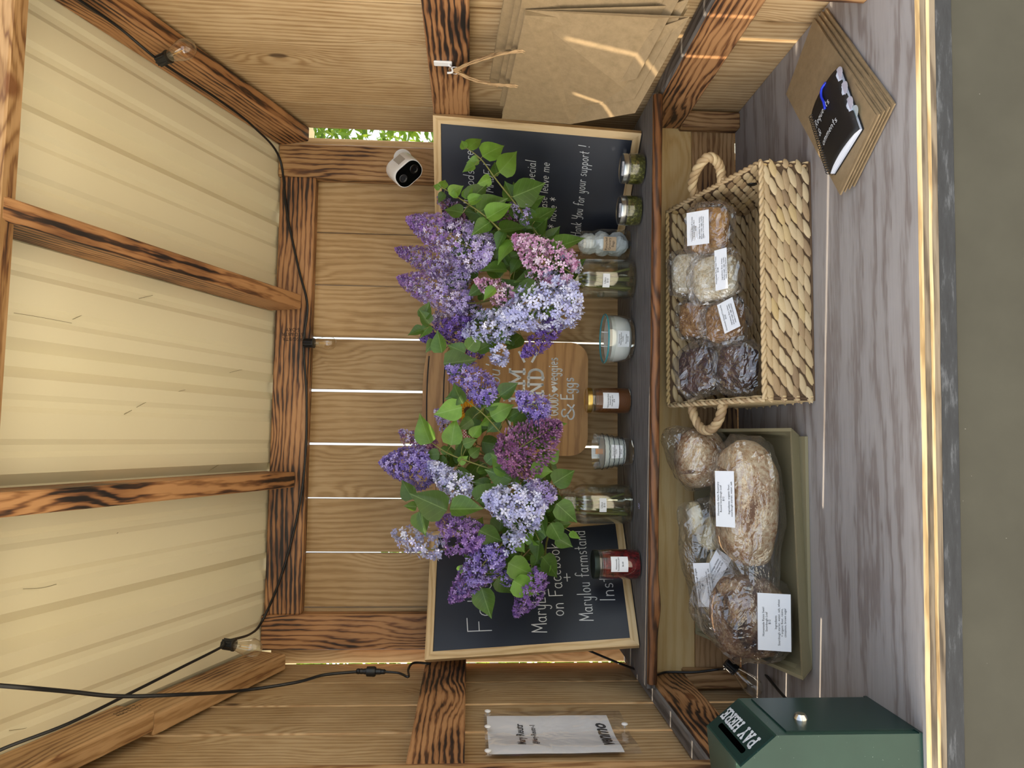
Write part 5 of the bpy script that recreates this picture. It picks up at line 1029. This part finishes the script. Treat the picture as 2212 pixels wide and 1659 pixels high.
# ================================================================ string lights
FIL = plain('filament', '#e8b85a', .4)
def bulb(parent, org, p, d, L=.058):
    """socket at p pointing along d, clear pear bulb below it"""
    p = Vector(p); d = Vector(d).normalized(); M = basis(p-Vector(org), d.orthogonal(), d.cross(d.orthogonal())); M = M if Vector(M.col[2][:3]).dot(d) > 0 else M @ Matrix.Rotation(PI, 4, 'X')
    s_ = MB().lathe([(.0, -.012), (.009, -.012), (.0105, -.010), (.0105, .012), (.013, .0125), (.013, .0155), (.0, .0155)], 20).obj('socket', BLACKPL, parent, True, 35, M=M)
    for k in range(10): a_ = 2*PI*k/10; MB().box((-.0011, -.0011, -.011), (.0011, .0011, .011)).obj('socket_rib', BLACKPL, s_, loc=(.0105*math.cos(a_), .0105*math.sin(a_), 0))
    k = L/.058
    MB().lathe([(.0095, .013), (.0100, .018), (.0135*k, .030*k), (.0175*k, .046*k), (.0178*k, .056*k), (.015*k, .066*k), (.009*k, .0715*k), (.0, .073*k)], 28).obj('glass', BULBG, s_, True)
    MB().tube([(0, 0, .014), (0, 0, .03)], .0028, 8).obj('stem_glass', BULBG, s_, True)
    for dx in (-.003, .003): MB().tube([(dx*.6, 0, .028), (dx, 0, .034), (dx, 0, .052), (dx*.3, 0, .055)], .0006, 5).obj('filament', FIL, s_, True)
def cord(parent, org, pts, r=.0030, k=8):
    sp = spline([Vector(p)-Vector(org) for p in pts], k)
    return MB().tube(sp, r, 6).obj('cord', BLACKPL, parent, True)
s1 = PX(352, 128, .738); s2 = PY(666, 741, 1.846); s3 = PY(492, 1392, 1.60)
st = empty('string_lights', s2, 0, 'black string light cord with three clear bulbs running under the roof', 'string lights')
path = [PX(150, -14, .762), PX(255, 58, .762), s1+Vector((0, .012, .008)), PX(470, 214, .752), PX(550, 276, .745), PY(604, 342, 1.850), PY(620, 460, 1.856), PY(645, 580, 1.852), PY(664, 660, 1.846), s2+Vector((0, .004, .013)), PY(662, 850, 1.852), PY(661, 960, 1.852), PY(652, 1060, 1.852), PY(632, 1160, 1.856), PY(602, 1260, 1.856), PY(566, 1342, 1.852), PY(540, 1370, 1.76), s3+Vector((.004, .008, .006)), PY(478, 1398, 1.57), PY(395, 1440, 1.46), PY(300, 1488, 1.35), PY(150, 1562, 1.22), PY(-20, 1630, 1.135), Vector((-.505, 1.12, E+.714))]
cord(st, s2, path)
bulb(st, s2, s1, PY(424, 95, s1.y-.035)-s1, .062); bulb(st, s2, s2, Vector((0, -.15, -1))); bulb(st, s2, s3, Vector((-.06, -.25, -1)), .062)
# lower light under the shelf
s4 = PX(1577, 1438, -.500); st2 = empty('string_light', s4, 0, 'clear bulb on a black cord hanging under the left end of the shelf', 'string lights')
cord(st2, s4, [PY(1250, 1396, 1.80), PY(1336, 1432, 1.74), PX(1408, 1457, -.535), PX(1440, 1452, -.535), PX(1500, 1452, -.53), PX(1550, 1446, -.52), s4+Vector((-.004, 0, .010)), PX(1588, 1420, -.49), PY(1612, 1412, 1.56), PX(1640, 1440, -.51), PX(1668, 1475, -.50), PX(1700, 1512, -.49)])
bulb(st2, s4, s4, PY(1634, 1490, s4.y-.02)-s4, .066)
# extension cord with in-line connector
k0 = PX(800, 1450, -.525); ex = empty('extension_cord', k0, 0, 'black extension cord with a threaded connector on the left wall', 'cord')
cord(ex, k0, [Vector((-.372, 1.12, E+.714)), PY(-16, 1480, 1.135), PY(60, 1486, 1.16), PY(150, 1494, 1.22), PY(260, 1504, 1.28), PY(400, 1500, 1.36), PX(520, 1492, -.52), PX(640, 1474, -.525), PX(700, 1458, -.525), PX(772, 1451, -.525)], .0036)
cord(ex, k0, [PX(830, 1451, -.525), PX(862, 1454, -.527), PX(882, 1462, -.53), PX(882, 1446, -.53), PX(894, 1432, -.53), PX(930, 1434, -.538)], .0028)
a_, b_ = PX(770, 1450, -.525)-k0, PX(833, 1451, -.525)-k0; d = (b_-a_); L = d.length; M = basis(a_, d.orthogonal(), d.cross(d.orthogonal())); M = M if Vector(M.col[2][:3]).dot(d) > 0 else M @ Matrix.Rotation(PI, 4, 'X')
MB().lathe([(0, 0), (.005, 0), (.0062, L*.04), (.0062, L*.10), (.0050, L*.11), (.0062, L*.14), (.0062, L*.2), (.0056, L*.22), (.0066, L*.3), (.0066, L*.34), (.0108, L*.36), (.0112, L*.62), (.0098, L*.66), (.0066, L*.67), (.0062, L*.84), (.0052, L*.85), (.0058, L*.88), (.0052, L*.92), (.0058, L*.95), (.0035, L), (0, L)], 12, M).obj('connector', BLACKPL, ex, True, 30)['label'] = 'threaded black connector'
# ================================================================ payment sheet in a plastic sleeve on the left wall
q = [PX(1047, 1550, -.5745), PX(1047, 1642, -.5745), PX(1392, 1642, -.5745), PX(1342, 1548, -.5745)]
yb_, yf_ = 1.522, 1.318; zt_, zb_ = E-.038, E-.322; Ws = yb_-yf_; Hh = zt_-zb_
M = basis((-.5765, yf_, zb_), AY, UP)          # local X towards the back wall, Z out of the wall
if Vector(M.col[2][:3]).x < 0: M = basis((-.5765, yf_, zb_), AY, UP)
vs = empty('payment_sheet', M=M, label='printed payment sheet in a clear plastic sleeve pinned to the left wall', cat='sign')
def sheet(w0, w1, h0, h1, z, nx=14, ny=10, amp=.004):
    mb = MB()
    for i in range(ny+1):
        for j in range(nx+1):
            x = w0+(w1-w0)*j/nx; y = h0+(h1-h0)*i/ny; mb.v.append(Vector((x, y, z+amp*(math.sin(x*38+.6)*.6+noise.noise(Vector((x*14, y*9, 3)))*.6))))
    for i in range(ny):
        for j in range(nx): a0 = i*(nx+1)+j; mb.f.append([a0, a0+1, a0+nx+2, a0+nx+1])
    return mb
pp = sheet(.012, Ws-.016, .030, Hh-.006, .0035).obj('paper', PAPER, vs, True)
def onsheet(me):
    for v in me.vertices: v.co.z = .0042+.004*(math.sin(v.co.x*38+.6)*.6+noise.noise(Vector((v.co.x*14, v.co.y*9, 3)))*.6)
    return me
for body, sz, x, y, st_ in (('Mary Reutr', .022, .102, Hh-.070, .0004), ('@Mary-Reutr-1', .0150, .102, Hh-.096, .0002), ('venmo', .040, .098, .054, .0013)):
    me = print_text(body, sz, bold=st_)
    for v in me.vertices: v.co = Vector((x+v.co.x*.95+(.25*v.co.y if body == 'venmo' else 0), y+v.co.y, 0))
    onsheet(me); me.materials.append(INK); link('lettering', me, pp)
sl_o = sheet(0, Ws, 0, Hh, .0065, 20, 14, .005).obj('sleeve', SLEEVE, vs, True); sl_o['label'] = 'clear plastic sleeve'
for (px, py) in ((.010, Hh-.004), (.118, Hh-.006), (.196, Hh-.008), (.122, .006)):
    o = MB().lathe([(0, 0), (.0016, 0), (.0016, .004), (.0045, .005), (.0065, .007), (.0062, .0085), (.004, .0095), (0, .010)], 18).obj('push_pin', WHITEPL, vs, True, loc=(px, py, .006))
# ================================================================ paper bags hanging on the right rail
hk = PX(958, 135, .772); h_ = empty('wall_hook', hk, 0, 'small white adhesive hook on the right rail', 'hook')
MB().box((-.004, -.0085, -.018), (0, .0085, .020), None, .0015).obj('backplate', WHITEPL, h_)
MB().tube(spline([(-.004, 0, -.010), (-.012, 0, -.018), (-.020, 0, -.018), (-.022, 0, -.008)], 5), .0022, 8).obj('hook_arm', WHITEPL, h_, True)
rg = empty('binder_ring', hk+Vector((-.016, 0, -.024)), 0, 'thin metal ring gathering the bag handles on the white hook', 'ring'); MB().tube([(.0, .014*math.cos(2*PI*k/20), .014*math.sin(2*PI*k/20)) for k in range(21)], .0009, 6, False).obj('wire', CHROME, rg, True)
def paper_bag(dx, dy, dz, label, k):
    P = lambda x, y, X: PX(x, y, X)+Vector((dx, dy, dz))
    N_, F_, B_, C_, A_ = P(1134, 33, .735), P(1084, 256, .700), P(1233, 268, .672), P(1337, 91, .716), P(1407, 49, .733)
    D_, G_ = P(1490, 36, .700), P(1372, 244, .630); o = N_.lerp(F_, .5)
    e = empty('paper_bag', o, 0, label, 'paper bag', 'paper bags on the hook'); v = Vector((.010, .0, 0))
    def pan(nm, *pts):
        m_ = MB(); m_.add([p-o for p in pts], [tuple(range(len(pts)))]); q_ = m_.obj(nm, KRAFT, e); md_ = q_.modifiers.new('s', 'SOLIDIFY'); md_.thickness = .0006; md_.offset = 0; return q_
    pan('front_panel', N_, F_, B_, C_, A_); pan('back_panel', N_+v, F_+v, G_+v*3, D_+v*2)
    mid_ = N_.lerp(A_, .5)+Vector((.004, .012, 0)); pan('side_gusset', N_, A_, D_, N_+v)
    pan('bottom_flap', B_, G_, D_, C_); pan('flap_corner', C_, D_, A_)
    for s_ in ((0, 1) if k < 1 else (0,)):
        p1, p2 = PX(1112, 113-3*k-3*s_, .724+dx), PX(1096, 186+2*k-3*s_, .712+dx); top = hk+Vector((-.016, .004*s_-.002, -.020-.003*k)) - o; p1, p2 = p1-o, p2-o
        q1 = p1.lerp(top, .55)+Vector((-.004*s_, -.012, 0)); q2 = p2.lerp(top, .55)+Vector((-.004*s_, .012, 0))
        for q_ in rope([p1-UP*.03, p1, q1, top+Vector((0, -.003, -.004)), top+Vector((0, .003, -.004)), q2, p2, p2-UP*.03], .0016, 2, 40, 6, 7): MB().tube(q_, .0013, 5).obj('handle_cord', plain('paper_cord', '#b7966b', .8) if 'paper_cord' not in bpy.data.materials else bpy.data.materials['paper_cord'], e, True)
paper_bag(0, 0, 0, 'brown paper bag with twisted handles hanging in front of the others', 0)
paper_bag(.018, -.022, .006, 'brown paper bag hanging directly behind the front one', 1)
paper_bag(.036, -.062, .012, 'brown paper bag hanging third from the front near the picture edge', 2)
paper_bag(.050, -.050, .030, 'brown paper bag hanging rearmost against the right wall', 3)
